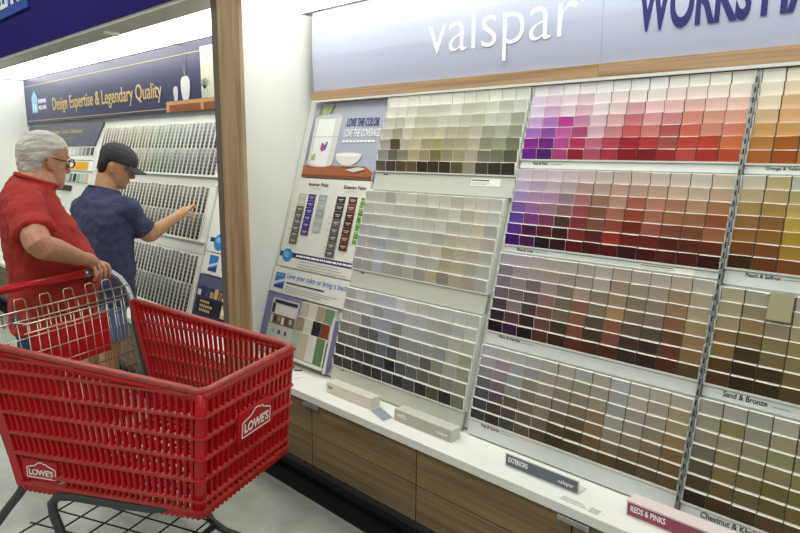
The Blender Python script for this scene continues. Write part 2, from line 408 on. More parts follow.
for k in range(7):
    a = .5+k*.33; pb.bar((-4.03, 2.2596, 2.015), (-4.03+.07*math.cos(a), 2.2596, 2.015+.07*math.sin(a)), (.012, 0, 0.004), (0, .001, 0), 0, lin('#6d7c66'))
lab(pb.build('printed_picture', M['print'], t), 'printed shelf with white vases and a pale blue house logo')
b = MB(); put_text(b, 'SHERWIN', (-7.43, 2.2612, 2.075), (1, 0, 0), (0, 0, 1), .24, .042, bold=.01); put_text(b, 'WILLIAMS', (-7.43, 2.2612, 2.012), (1, 0, 0), (0, 0, 1), .24, .042, bold=.01)
lab(b.build('small_lettering', M['ink_white'], t), 'two short lines of white capitals beside the house logo')
# ------------------------------------------------------------------ paint chip racks
A1 = '''eeeee4 eeeee2 eeede2 eeede2 eeede2 eeeee2 eeeee6 e2e3d6 dfe0d2 ebece2 e2e4d8 dfe1d6
e6e4d8 e6e4d8 dedcd0 d0ceba d0cfba d3d2be e0e0d2 c9ccb8 d2d6c6 dcdfd0 c4c9b4 d5d8ca
d2d0c2 c8c6b2 dddbcd c9c7b2 c9c7b2 d6d4c2 d0d0ba c8cab0 bfc2a8 d2d6c8 cfd2c4 aab09a
c4c1b4 a8a48c d0ccb8 c4bfa2 c2bda0 ccc7a8 bcb798 b8b490 c4c2ac a3a78c b0b49c 9ba084
a8a698 554c38 bcb8a4 c8bc96 a8a27c a9a55c a8a27c b0aa80 bcb498 929678 9ca082 787c64
98968c 6c6858 8c8a6c b8a878 98946e 7c7448 94926c a4a070 b0ac90 7c8064 787c60 5c6048
605a50 484038 5c4c30 6c5430 382e24 40362a 3c3226 625632 9c967c 4c4638 3a362c 34302a'''
A2 = '''c6c6bc c6c6bc b0b0a8 d0d0c4 cfd0c4 c6c8bc d2d2c6 ccccc0 c0beb0 cccabe cfc8ba c8c6bc
c6c8be ccd0c8 c8ccc2 c0c2b8 c2c6bc bcc0b4 b4b8ac c2c2b4 d0d2ca c0bcac d0c8b4 c8ccc4
b8bab4 bcc0ba c4c8c4 c0c4ba c4c8be ccd0c6 c6c8bc ccd0c8 bcbcaa c2c0b0 ccc2a4 b2b2aa
bcc0bc b8bec0 b8c0c8 b0b4b2 bcc4be b8beb8 bcbeb0 b0b0a0 c0b99e c8c4a8 ccc4a8 bab4a4
b4b8b8 b0b4b8 a8b0b8 b4bcb6 b8bcb4 c0c6c0 bebca8 ccc8b4 b4ae8c bcb49a b8b09c b8bab0
b0b0ac b0b4b4 b4c0cc b4b8b4 b0b4a8 c4c8c8 b4b4a8 bcbcae b4ac8c c0b494 b0ac98 b8bab0
a8acaa a8acaa b8c0cc acb0a8 a8aca0 b4b8b4 a4a490 bcb894 949080 b8b090 b0a48c b0b4ac'''
A3 = '''b8bab6 c8ccce b8bfc4 b8c2cc b8c2cc d0d4d8 c8cac4 c4c8c4 c0c4bc c0c8c4 c4c8c4 c0c6c0
a8a8a4 aeb0b0 b0b8bc 98a4a8 a8b4c0 a8b4c0 b8c0c4 b4bcc0 b0b4ac acaea8 b4b8b4 c4c8c0
b0b0ac b0b4b4 888c90 9aa8b4 96a4b4 8c9294 a8b0b0 a8b2b4 a8aca4 a4a8a0 b8bcb4 b4b8a4
88867f 8c8e88 606468 606468 8490a0 6a6e70 949a98 949a9c 98a09c 909898 b0b4a4 a0a488
6c6c66 6c6c68 686864 565b62 606c7c 52555a 808680 808888 666460 8c9088 a0a69c 989c84
3c3c3a 424240 444644 3c4044 485260 202226 4c5664 5a646c 6a675c 70725f 84887c 8c9078
343436 38383a 343434 303236 303236 3c4448 303234 444c4e 2c2e30 50523f 2c2c2a 747a64'''
B1 = '''f4ecf4 ece2ee f6f0f2 f4ecee f8f4f4 f4eeee f8f0ee f8f2ee f4ece8 f6eee6 f4ece2 f2ece0
e6d2ea e2cede f0dfe6 e2c6d2 f2e6ea ecdcdf f4e4e4 f4e2e0 f2dad6 f0dcd4 f2e2d8 f0e4d8
e4d6ee d8b0d8 e6d0de dfb4c8 f0dfe6 eacfd4 dba4ac eec8c8 ecc0bc e8b4b0 ecc4b8 eec8bc
d2aede b878c6 bc3c98 cc86ac dfbccc dcaeb0 cf7484 dfa0a4 d68a90 dc9080 dc9c84 e0a494
b070c8 9448a4 c85ca4 b04a7c d8b4c4 cc8484 cc5c5c d47c78 b85858 d46850 d08c74 dc8068
8c2890 74207c bc489c b83058 c46a88 b8405c a41c34 b83438 a8504c c04438 c04028 d07040
70208c 541c6c b4407c 941830 b8506c b03048 8c1424 841420 a02830 c04840 b03028 bc4c24'''
B2 = '''cfc4da cfc0cc d0c2ce ccbec4 ccbcbc c8bab6 c8b4ac ccbab0 c8bcb4 ccc0b4 ccc4b8 c8bca8
c4b4d2 b8a6be c2b2be b8a8aa b88e8c b8a094 c09a88 bc9c8c c0a090 c8ac98 c4b09c c0a488
a890c4 b48cb4 b08cac 9c7c8c b06c70 9a705c b8907c ac5f4c b88070 ac7860 b8906c a87850
7c60a4 9c68a0 a07890 8c6868 9c4854 845444 b06c58 9c4030 ac6c54 a06848 986440 94502c
6444a0 843c84 80385c 503430 84303c 80503c 98443c 742418 a05448 7c4834 7c4830 a06440
583090 501848 582028 401c20 802828 602024 9c2c20 701818 702018 581c14 602818 642c14
401068 501450 241018 301418 601018 481014 541014 380c14 4c0c14 542014 50180c 3c100c'''
B3 = '''b0a8b8 b8a8b0 b4acac b0a8a4 b0a8a4 b0a498 b8b0a4 b0a498 b4a8a0 b8aea4 c0ac94 b8b4a8
887c8c a49898 a89c9c a89888 a09484 a89890 b0a8a0 a48c70 a0907c a89888 a08868 b0a484
84748a 968690 7c6c70 a09090 84786c b0947c 90806c a48c68 8c7860 948474 9c7c58 b0a080
786478 786870 6c585c 946c68 7c6c5c 905c48 84785c ac8848 807058 887464 8c6038 a88c58
50404c 8c8088 50403c 7c5044 78685c 945844 5c5040 905838 685444 5c5044 704428 9c7c48
34283c 5c3c4c 3c2824 70483c 48382c 804830 483828 84483c 4c3028 3c2c24 6c3420 8c6c3c
20101c 401448 20141c 5c3020 3c2018 602c14 502818 542810 38281c 342018 5c2414 5c4424'''
B4 = '''b4b4c0 b8b4b8 b4b8b8 b4b0b0 b0aca4 b0a898 a8aca8 b0a494 acb4b8 b0aca8 b4ac9c b0a898
a8a4b0 a090a0 a0a4a8 9898a0 a89c90 a49480 989484 a49888 a4a4a0 b4a898 a8a090 a89870
8c8c94 94848f 989ca0 8c8478 9c9488 888074 8c8470 9c9078 989c9c a0948c a09480 a4946c
64666c 786870 8c8c8c 7c7468 8c8074 847c6c 807458 90744c a09c94 9c9080 8c8068 987848
50505c 5c4c58 605848 78685c 8c7c6c 6c5c44 645440 886840 908878 8c7c60 847050 806030
40444c 4c343c 544c40 685c4c 6c6454 54442f 4c3c28 705434 7c6848 705c40 6c5838 705428
383c40 382830 3c4440 604c3c 543c2c 443020 4c3820 5c4828 584420 483c24 5c482c 644c28'''
C1 = '''f2ece0 f0e8d8 f0e8d8 efe6d2
eee4d0 e8d4b4 ecd8b8 ecd9b4
e8dcc0 e0b888 e8c898 e6c68e
d8b88c dcac74 e0b880 dfb878
cc9c5c d09c58 d8a860 d8aa58
bc7c34 a85c14 c88830 cc9038
b46424 a85014 c07820 c48424'''
C2 = '''c4c0ac bcac78 b8bcb4 c4b890
b8ac84 b09c68 b0a468 b4a868
a88c4c a88440 bca458 bca654
946c2c 886028 bca040 b8a03c
946428 90681c b08c1c ac8a20
784414 7c4c18 a8801c a07c1c
40240c 6c3c0c 7c4810 74480f'''
C3 = '''b4ac84 a8a490 9c9478 b8b4a0 b0ac90
aca07c 988864 9c9478 b0a880 a8a07c
a89460 987c44 948464 a89c6c a0946c
8c6c34 7c6030 8c7c48 98884c 948448
8c6c2c 4c3818 7c6c38 8c7c40 887838
5c3c14 3c2810 443414 7c6428 706024
583410 38240c 3c2c10 5c4418 544018'''
C4 = '''a8a490 a8a89c a0a498 b0ac98 aca890
9c9880 8c8444 98947c 9c9870 9c9870
948c74 a09474 94906c 90905c 948c5c
746c58 8c7c4c 8c8460 8c8050 8c8048
5c5038 80703c 78683c 706428 746c2c
4c4028 685424 6c5c30 645820 746020
302418 4c3018 44381c 584020 54401c'''
PITCH = .0666
RK = [  # table, x0, z bottom of lowest row, z top, bottom of strip, strip text, how to name the rack
 (A1, -2.266, 1.515, 1.866, 1.427, 'Browns', 'at the top beside the poster', 'olive and brown', 'rack'),
 (A2, -2.288, 1.050, 1.420, .968, 'Whites', 'of the pale neutral rack beside the info board', 'white and cream', 'rack'),
 (A3, -2.287, .594, .963, .519, 'Grays', 'of the grey rack behind the counter', 'grey', 'rack'),
 (B1, -1.448, 1.580, 1.864, 1.546, 'Red & Pink', "above 'Red & Pink'", 'purple, pink and red', ''),
 (B2, -1.448, 1.250, 1.541, 1.222, 'Wine & Coral', "above 'Wine & Coral'", 'mauve and wine red', ''),
 (B3, -1.448, .917, 1.217, .868, 'Plum & Paprika', "above 'Plum & Paprika'", 'plum and brown', ''),
 (B4, -1.448, .582, .863, .519, 'Fog & Cocoa', "above 'Fog & Cocoa'", 'taupe and cocoa', ''),
 (C1, -.628, 1.577, 1.863, 1.546, 'Orange & Yellow', "above 'Orange & Yellow'", 'orange and yellow', ''),
 (C2, -.628, 1.262, 1.541, 1.212, 'Peach & Saffron', "above 'Peach & Saffron'", 'peach and saffron', ''),
 (C3, -.628, .915, 1.205, .876, 'Sand & Bronze', "above 'Sand & Bronze'", 'sand and bronze', ''),
 (C4, -.628, .563, .871, .519, 'Chestnut & Khaki', "above 'Chestnut & Khaki'", 'chestnut and khaki', '')]
def cname(c):
    import colorsys
    h, l, s = colorsys.rgb_to_hls(*c); h *= 360
    chroma = max(c)-min(c)
    if chroma < .075:
        base = 'white' if l > .8 else 'grey' if l > .36 else 'charcoal' if l > .2 else 'black'
        return ('pale ' if .68 < l <= .8 else '')+base
    if h < 12 or h > 340: n = 'pink' if l > .55 else 'red' if chroma > .3 else 'maroon'
    elif h < 40: n = ('orange' if chroma > .4 and l > .35 else 'peach') if l > .42 and chroma > .22 else 'beige' if l > .55 else 'brown'
    elif h < 70: n = 'yellow' if chroma > .42 else ('cream' if l > .72 else 'khaki' if l > .35 else 'olive')
    elif h < 170: n = 'sage'
    elif h < 255: n = 'blue-grey'
    elif h < 300: n = 'lilac' if l > .55 else 'purple'
    else: n = 'mauve' if l > .5 else 'plum'
    return ('pale ' if l > .74 and n not in ('cream',) else 'dark ' if l < .22 else '')+n
CHIP_GAIN = 1.0; CHIP_SAT = .93
WH = lin('#e6e3da')
chips = []
TOPROW = ['top', 'second', 'third', 'fourth', 'fifth', 'sixth', 'bottom']
for (tab, x0, zb, zt, zs, txt, where, hues, _) in RK:
    rows = [r.split() for r in tab.strip().split('\n')]; nc = len(rows[0]); isC = nc < 12
    rows = [r if len(r) == 12 else r+[r[nc-1-(i*2+k) % nc] for i in range(12-nc)] for k, r in enumerate(rows)]; nc = 12; p = (zt-zb)/7
    full = nc == 12; x1 = x0+12*PITCH if full else x0+nc*PITCH+.03
    yf = lambda z: Y0+K*(z-.5)
    nm = "stepped white rack of %s paint chips, over the '%s' strip" % (hues, txt)
    t = thing('paint_chip_rack', nm, 'rack', ((x0+x1)/2, yf(zb), zs), 'stepped paint chip racks')
    pr = [(yf(zb)-.0015, zb-.006), (yf(zb)-.0015, zb)]
    for r in range(7):
        z = zb+r*p; pr += [(yf(z)+.0122, z), (yf(z)+.0122, z+p)]
    q = LP(0, zt, -.030); pr += [(q.y, q.z-.002)]; q = LP(0, zb-.004, -.030); pr += [(q.y, q.z)]
    b = MB()
    b.poly([(x0-.0035, y, z) for y, z in pr], (x1-x0+.007, 0, 0))
    def cheek(x, w):   # stepped end cheek, a little proud of the chips
        pts = [(yf(zb)-.003, zb-.006)]
        for r in range(7):
            z = zb+r*p; pts += [(yf(z)-.002, z+p*.55), (yf(z)+.0085, z+p*.62)] if r < 6 else [(yf(z)-.002, z+p*.9), (yf(z)+.012, z+p)]
        pts += [(LP(0, zt, -.028).y, zt-.002), (LP(0, zb, -.028).y, zb-.006)]
        b.poly([(x, y, z) for y, z in pts], (w, 0, 0))
    cheek(x0-.0048, .0032)
    if full: cheek(x1+.0012, .0032)
    if zt < 1.8: b.slab(x0-.004, x1+.004, zt-.002, zt+.0095, -.030, -.0145)
    b.build('tray', M['tray'], t)
    b = MB(); b.slab(x0-.004, x1+.004, zs+.001, zb-.0065, -.0142, -.006); s = b.build('label_strip', M['strip_grey'] if x0 < -2 else M['strip_cool'], t)
    h = .0135 if full and x0 > -2 else .0085
    b = MB()
    hh = {'Red & Pink': .0115, 'Wine & Coral': .0112, 'Plum & Paprika': .0122, 'Fog & Cocoa': .0135, 'Orange & Yellow': .0118, 'Peach & Saffron': .0112, 'Sand & Bronze': .0165, 'Chestnut & Khaki': .0175}.get(txt, .0085)
    tz = zb-.0085-hh*1.05
    put_text(b, txt, LP(x0+.055, tz, -.0058), (1, 0, 0), EUP, len(txt)*hh*.56, hh, bold=.012, depth=.0008)
    b.build('strip_lettering', M['ink'], s)
    if x0 > -2 and full:
        b = MB()
        xx = x0+.055+len(txt)*hh*.56+.01
        b.slab(xx, xx+.05, tz+.003, tz+.0045, -.0058, -.005); b.build('small_print', M['ink_grey'], s)
    if x0 > -2:  # thin dark strips added in the column gaps to imitate their shadow lines
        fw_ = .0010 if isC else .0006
        gap_shade = []
        for r in range(7): z = zb+r*p; gap_shade += [(yf(z)+.0012, z+.0004), (yf(z)+.0012, z+p*.97)]
        for r in reversed(range(7)): z = zb+r*p; gap_shade += [(yf(z)+.0135, z+p*.99), (yf(z)+.0135, z+.0004)]
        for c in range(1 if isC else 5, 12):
            b = MB(); b.poly([(x0+c*PITCH-fw_, y, z) for y, z in gap_shade], (2*fw_, 0, 0)); b.build('gap_shade_strip', M['gap_shade'], t)
    for r, row in enumerate(rows):
        z = zb+(6-r)*p; y = yf(z)
        for c, hx in enumerate(row):
            rgb = [int(hx[i:i+2], 16)/255 for i in (0, 2, 4)]
            lc = lin(rgb); gy = .3*lc[0]+.55*lc[1]+.15*lc[2]
            alb = tuple(min(.86, (gy+(v-gy)*(CHIP_SAT if zb > 1.2 and x0 > -2 else .78))*CHIP_GAIN) for v in lc)
            gp = .0013 if isC else .0008
            xa = x0+c*PITCH+gp+random.uniform(0, .0008); xb = x0+(c+1)*PITCH-gp-random.uniform(0, .0009)
            hgt = p-.0010-random.uniform(0, .0022); dep = .0112-random.uniform(0, .0016)
            yb = y+.0118; ya = yb-dep; tl = random.uniform(-.0006, .0006); zt_ = z+.0006
            sk = random.uniform(-.0009, .0009)
            P8 = [(xa, ya, zt_), (xb, ya, zt_), (xb, yb, zt_), (xa, yb, zt_), (xa, ya+.0004+tl, zt_+hgt+sk), (xb, ya+.0004-tl, zt_+hgt-sk), (xb, yb, zt_+hgt-sk), (xa, yb, zt_+hgt+sk)]
            cx_, cy_, d_ = cam_px((xa, ya, z)); ex, ey, _d = cam_px((xb, ya, z+p)); fx_, fy_, _e = cam_px((xa, ya, z+p))
            area = abs((ex-fx_)*(cy_-fy_)-(ey-fy_)*(cx_-fx_))
            vis = -5 < (cx_+ex)/2 < 803 and -5 < (cy_+ey)/2 < 536
            n1 = cname(rgb)
            chips.append((area if vis else 0, P8, alb, '%s paint chip, %s row, %s from the left, %s' % (n1, TOPROW[r], ORD[c+1], where), txt))
chips.sort(key=lambda q: -q[0])
def chip_geo(b, P8, alb): b.hexa(P8, 0, None, [WH, WH, alb, WH, WH, WH])
for area, P8, alb, label, txt in chips[:300]:
    b = MB(); chip_geo(b, P8, alb)
    tag(b.build('paint_chip', M['chip']), label, 'paint chip', 'paint chips above the %s strip' % txt)
b = MB()
for area, P8, alb, label, txt in chips[300:]: chip_geo(b, P8, alb)
tag(b.build('paint_chips', M['chip']), 'the remaining small paint chips filling the racks further left and at the edges', 'paint chips', kind='stuff')

# taller loose card standing in the sand rack, small notices on the strips
b = MB(); z = 1.153; b.slab(-.494, -.431, 1.128, 1.205, .0118, .0130, 0, lin('#a09a7c')); tag(b.build('paint_card', M['chip']), "tall khaki paint card standing in the top rows above 'Sand & Bronze'", 'paint card')
def notice(x0, x1, z0, z1, label, off=-.0058):
    t = thing('notice_label', label, 'label', tuple(LP((x0+x1)/2, z0, off)), 'small printed notices on the rack strips')
    b = MB(); b.slab(x0, x1, z0, z1, off, off+.0008); b.build('paper', M['card'], t)
    b = MB(); h = z1-z0
    b.slab(x0+.004, x0+(x1-x0)*.62, z1-h*.34, z1-h*.20, off+.0008, off+.0012, 0, lin('#50535a'))
    for k in range(2): b.slab(x0+.004, x0+(x1-x0)*(.66-.1*k), z1-h*(.6+.2*k), z1-h*(.54+.2*k), off+.0008, off+.0012, 0, lin('#9a9c9c'))
    b.build('small_print', M['print'], t)
notice(-.90, -.72, 1.2235, 1.2415, 'small white notice at the right end of the Wine & Coral strip')
notice(-1.68, -1.53, 1.468, 1.50, 'small white notice right of centre on the strip under the olive rack')
# ------------------------------------------------------------------ poster, info board and leaflets left of the racks
def PP(x, z, o=0.): return LP(x, z, o)
class PR(MB):
    """flat printed shapes on the display plane at offset o"""
    def __init__(s, o): super().__init__(); s.o = o; s.n = 0
    def r(s, x0, x1, z0, z1, c): s.n += 1; a = s.o+.00025*s.n; s.slab(x0, x1, z0, z1, a, a+.0004, 0, lin(c))
    def p(s, pts, c): s.n += 1; s.poly([PP(x, z, s.o+.00025*s.n) for x, z in pts], -ENR*-.0004, 0, lin(c))
    def e(s, cx, cz, rx, rz, c, n=24): s.p([(cx+rx*math.cos(2*PI*i/n), cz+rz*math.sin(2*PI*i/n)) for i in range(n)], c)
def trap(b, xa, xb, z1, xc, xd, z0, a, c):   # slab with slanting ends
    b.hexa([LP(xc, z0, c), LP(xd, z0, c), LP(xd, z0, a), LP(xc, z0, a), LP(xa, z1, c), LP(xb, z1, c), LP(xb, z1, a), LP(xa, z1, a)])
def text_lp(b, s, x, z, o, w, h, **k): put_text(b, s, LP(x, z, o), (1, 0, 0), EUP, w, h, **k)

t = thing('poster', 'pale blue poster with a white paint can and bowl on a table top', 'poster', tuple(LP(-2.56, 1.475, -.03)))
b = MB(); b.slab(-2.858, -2.292, 1.472, 1.862, -.031, -.012); b.build('poster_board', mat('poster_blue', '#abb2c4', .4), t)
b = PR(-.0118)
b.p([(-2.858, 1.472), (-2.30, 1.472), (-2.30, 1.508), (-2.36, 1.535), (-2.858, 1.535)], '#a5623c')
b.p([(-2.858, 1.472), (-2.30, 1.472), (-2.30, 1.486), (-2.858, 1.486)], '#7c4527')
for dx, c in ((-.01, '#7e9a5a'), (.03, '#9cab68'), (.06, '#6e8a55'), (.02, '#b6b77c')):
    b.p([(-2.80+dx, 1.77), (-2.795+dx*1.6, 1.855), (-2.775+dx*1.6, 1.845), (-2.78+dx, 1.77)], c)
b.p([(-2.852, 1.54), (-2.80, 1.64), (-2.80, 1.80), (-2.84, 1.80), (-2.855, 1.7)], '#8d93a4')
n = 12
b.p([(-2.83, 1.79)]+[(-2.83+.005, 1.545)]+[(-2.72-.105*math.cos(PI*i/n), 1.545-.02*math.sin(PI*i/n)) for i in range(n+1)]+[(-2.605, 1.79)], '#d5d8d8')
b.p([(-2.80, 1.79), (-2.80, 1.545), (-2.70, 1.53), (-2.66, 1.53), (-2.66, 1.79)], '#eff0ee')
b.e(-2.7175, 1.79, .1125, .012, '#c4c8cc'); b.r(-2.829, -2.607, 1.683, 1.686, '#b8bcbc')
b.p([(-2.735, 1.655), (-2.70, 1.64), (-2.70, 1.615), (-2.72, 1.605), (-2.74, 1.62)], '#a8548c'); b.p([(-2.70, 1.655), (-2.685, 1.66), (-2.69, 1.62), (-2.705, 1.61)], '#3a74b4')
b.p([(-2.80, 1.585), (-2.77, 1.60), (-2.77, 1.56), (-2.80, 1.56)], '#a7c58a')
b.p([(-2.60, 1.592)]+[(-2.50-.10*math.cos(PI*i/n), 1.592-.055*math.sin(PI*i/n)) for i in range(n+1)], '#dfe0da')
b.e(-2.50, 1.592, .10, .010, '#f1f1ec'); b.r(-2.55, -2.45, 1.532, 1.540, '#b9b9b2')
b.p([(-2.50, 1.515), (-2.40, 1.53), (-2.345, 1.522), (-2.43, 1.504)], '#cfd8d2')
lab(b.build('printed_picture', M['print'], t), 'printed white paint can, plant and bowl on a brown table')
b = MB(); text_lp(b, 'LOVE THE COLOR.', -2.562, 1.735, -.0095, .245, .043, bold=.006, shear=.1); lab(b.build('lettering', M['ink_navy'], t), 'navy capitals')
b = MB(); text_lp(b, 'LOVE THE COVERAGE.', -2.568, 1.682, -.0095, .272, .04, bold=.006, shear=.1)
for k in range(9): b.slab(-2.572+k*.028, -2.55+k*.028, 1.654, 1.664, -.0095, -.0088)
lab(b.build('lettering', M['ink_white'], t), 'white capitals')

t = thing('info_board', 'white info board with interior and exterior paint sample columns', 'board', tuple(LP(-2.59, .99, -.03)))
b = MB(); trap(b, -2.864, -2.294, 1.464, -2.913, -2.294, .99, -.031, -.012); b.build('board_panel', M['white'], t)
b = MB(); text_lp(b, 'Interior Paint', -2.775, 1.425, -.0118, .165, .019, bold=.01); text_lp(b, 'Exterior Paint', -2.485, 1.421, -.0118, .165, .019, bold=.01); b.build('lettering', M['ink'], t)
b = PR(-.0118)
def sample(x0, x1, z0, z1, segs, name):
    q = PR(-.0118); n = len(segs); h = (z1-z0)/n
    for i, c in enumerate(segs):
        q.r(x0, x1, z1-(i+1)*h+.002, z1-i*h, c)
        m = (x0+x1)/2
        q.r(m-.02, m+.02, z1-(i+.42)*h, z1-(i+.34)*h, '#e4e2dc'); q.r(m-.012, m+.012, z1-(i+.62)*h, z1-(i+.55)*h, '#d0cec8')
    lab(q.build('sample_column', M['print'], t), name)
sample(-2.842, -2.775, 1.112, 1.382, ['#c9c7ba', '#cfccc0']+['#66655e']*6, 'white over charcoal sample column')
sample(-2.757, -2.695, 1.165, 1.382, ['#3a2f86']*6, 'violet blue sample column')
sample(-2.667, -2.600, 1.188, 1.382, ['#a3acac', '#b0b8b8', '#98a2a4', '#a8b6b4', '#b0bebc'], 'pale grey sample column')
sample(-2.522, -2.455, 1.076, 1.382, ['#3b3836', '#454240', '#3a3735', '#6a6865', '#5a5754', '#5a5754', '#64615e', '#5a5754'], 'charcoal sample column')
sample(-2.43, -2.366, 1.118, 1.384, ['#5c3324', '#74432c', '#54301f', '#4a2c20', '#5c3828', '#6a4431', '#5e3b2a'], 'brown sample column')
sample(-2.34, -2.299, 1.16, 1.384, ['#67a53c', '#74b244', '#4e8c2e', '#5f9c38', '#77b24c', '#68a440'], 'bright green sample column')
for k in range(7): b.r(-2.866, -2.858, 1.13+.03*k, 1.136+.03*k, '#b4b8b6'); b.r(-2.545, -2.535, 1.09+.03*k, 1.096+.03*k, '#b4b8b6')
b.r(-2.557, -2.5555, 1.10, 1.43, '#d2d4d0')
for k in range(3): b.r(-2.72, -2.40+.03*k, 1.028-.014*k, 1.031-.014*k, '#aab0ae')
b.r(-2.76, -2.66, 1.412, 1.4145, '#a8acaa'); b.r(-2.47, -2.37, 1.408, 1.4105, '#a8acaa')
b.build('fine_print', M['print'], t)
b = MB(); b.slab(-2.903, -2.296, 1.043, 1.069, -.0118, -.0108); lab(b.build('navy_band', M['ink_navy'], t), 'navy band with white text')
b = MB(); x = -2.755; random.seed(4)
while x < -2.32:
    w = random.choice((.012, .02, .03, .04)); b.slab(x, x+w, 1.051, 1.061, -.0107, -.0102); x += w+.006
b.build('band_fine_print', M['ink_white'], t)
b = PR(-.0104); b.e(-2.835, 1.052, .045, .034, '#2f86c8'); b.e(-2.842, 1.060, .025, .012, '#6fb2e0'); b.r(-2.855, -2.82, 1.043, 1.047, '#dfeaf4'); lab(b.build('round_badge', M['print'], t), 'round blue badge')

t = thing('notice_card', 'white card with blue handwriting style lettering under the info board', 'card', tuple(LP(-2.58, .85, -.02)))
b = MB(); trap(b, -2.915, -2.292, .984, -2.932, -2.292, .850, -.022, -.008); b.build('card_panel', M['white'], t)
b = MB(); text_lp(b, 'Love your color or bring it back', -2.792, .926, -.0078, .488, .036, shear=.12, bold=.004); lab(b.build('lettering', M['ink_blue'], t), 'blue slanted lettering')
b = PR(-.0078); b.r(-2.895, -2.81, .874, .955, '#3a78bc'); b.p([(-2.895, .905), (-2.81, .93), (-2.81, .915), (-2.895, .888)], '#c4d8ec'); b.r(-2.888, -2.82, .935, .95, '#5d9ad2'); b.p([(-2.895, .882), (-2.81, .9), (-2.81, .874), (-2.895, .874)], '#243c82')
b.r(-2.79, -2.47, .907, .914, '#3a3d44')
for k in range(3): b.r(-2.79, -2.36-.06*k, .888-.011*k, .891-.011*k, '#a5aaa8')
b.build('fine_print', M['print'], t)

t = thing('leaflet_holder', 'lilac leaflet holder with a printed brochure above the cart tip', 'holder', tuple(LP(-2.74, .60, -.02)))
b = MB(); b.slab(-2.932, -2.627, .60, .846, -.022, -.010); lab(b.build('holder_back', mat('lilac_board', '#7d80ae', .5), t), 'lilac backing board')
b = MB(); b.slab(-2.868, -2.640, .615, .822, -.0095, -.003, 0, lin('#ccd0cc'))
q = PR(-.0028); q.r(-2.845, -2.645, .797, .815, '#2c2b40'); q.r(-2.825, -2.655, .742, .79, '#e2e2de'); q.r(-2.86, -2.832, .745, .795, '#4a4750')
q.r(-2.866, -2.645, .69, .74, '#77655a')
for k in range(6): q.r(-2.858+k*.034, -2.836+k*.034, .694+.006*(k % 3), .736-.005*(k % 2), ['#dcd6cc', '#3f3632', '#a08c7a', '#e6e0d6', '#5a4a44', '#c2b2a2'][k])
for k in range(3): q.e(-2.81+k*.055, .655, .011, .012, ['#9aa89c', '#4b5055', '#565c68'][k])
lf = b.build('leaflet', M['print'], t); q.build('leaflet_picture', M['print'], lf)

# little fan of loose swatch cards on the small stepped rack
sw = [['#b6b7a6', '#cfcfc2', '#a19a82', '#6f8a72'], ['#968b74', '#c6cabc', '#26272b', '#7c3b27'], ['#a9b5a6', '#b9b39c', '#cdd0c8', '#5f7d58']]
t = thing('sample_rack', 'small stepped white rack of large swatches between leaflet holder and grey rack', 'rack', tuple(LP(-2.46, .55, -.02)))
b = MB(); b.slab(-2.625, -2.352, .548, .84, -.03, -.016); b.slab(-2.625, -2.352, .548, .562, -.016, .02); b.build('rack_back', M['tray'], t)
nm = {'#b6b7a6': 'pale stone', '#cfcfc2': 'off-white', '#a19a82': 'taupe', '#6f8a72': 'grey-green', '#968b74': 'beige brown', '#c6cabc': 'pale sage', '#26272b': 'black', '#7c3b27': 'rust brown', '#a9b5a6': 'soft green', '#b9b39c': 'sand', '#cdd0c8': 'white', '#5f7d58': 'leaf green'}
for r in range(3):
    for c in range(4):
        z0 = [.745, .675, .565][r]; z1 = [.836, .762, .692][r]; o = -.0155+.0115*r; x0 = -2.622+c*.0672
        b = MB(); b.slab(x0+.0008, x0+.0662, z0, z1, o, o+.010, 0, WH); b.slab(x0+.0008, x0+.0662, z0, z1-.0004, o+.0101, o+.0105, 0, lin(sw[r][c]))
        tag(b.build('swatch_card', M['chip']), '%s swatch card in the %s row of the small rack by the leaflets' % (nm[sw[r][c]], ['back', 'middle', 'front'][r]), 'swatch', 'large swatches on the small rack')
t = thing('leaflet_pocket', 'upright lilac leaflets wedged between the small swatch rack and grey rack', 'leaflets', tuple(LP(-2.32, .53, 0)))
b = MB()
b.slab(-2.345, -2.335, .535, .80, -.028, .006); b.build('pocket_side', M['tray'], t)
b = MB(); b.slab(-2.3335, -2.331, .54, .79, -.02, -.002); b.slab(-2.329, -2.3265, .55, .78, -.02, -.008); b.slab(-2.3245, -2.322, .56, .76, -.02, -.005)
lab(b.build('leaflets', mat('lilac_paper', '#8f90bb', .5), t), 'lilac leaflets seen edge on')

# ------------------------------------------------------------------ things on the counter
ZC = .5122
def holder(x0, x1, label, body, face, txt, tcol, right=None, thin=False):
    t = thing('sign_holder', label, 'sign holder', ((x0+x1)/2, 1.80, ZC), 'sign holders on the counter')
    b = MB(); b.box((x0, 1.778, ZC), (x1, 1.782, ZC+.046)); b.box((x0, 1.782, ZC), (x1, 1.832, ZC+.003)); thin or b.box((x0, 1.778, ZC+.046), (x1, 1.832, ZC+.0485)); thin or b.box((x0, 1.829, ZC+.003), (x1, 1.832, ZC+.046))
    if not thin:
        for xe in (x0, x1-.003): b.box((xe, 1.782, ZC+.003), (xe+.003, 1.829, ZC+.046))
    b.build('acrylic_body', body, t)
    b = MB(); b.box((x0+.004, 1.7765, ZC+.004), (x1-.004, 1.7778, ZC+.043)); b.build('face_card', face, t)
    b = MB()
    if right: put_text(b, right, (x1-.075, 1.7764, ZC+.012), (1, 0, 0), (0, 0, 1), .058, .017, depth=.0008)
    if txt: put_text(b, txt, (x0+.014, 1.7764, ZC+.018), (1, 0, 0), (0, 0, 1), len(txt)*.0088, .019, bold=.02, depth=.0008)
    else: b.box((x0+.012, 1.7758, ZC+.022), (x0+.045, 1.7764, ZC+.034))
    b.build('lettering', tcol, t)
fr = mat('frosted_holder', '#c9cac2', .3)
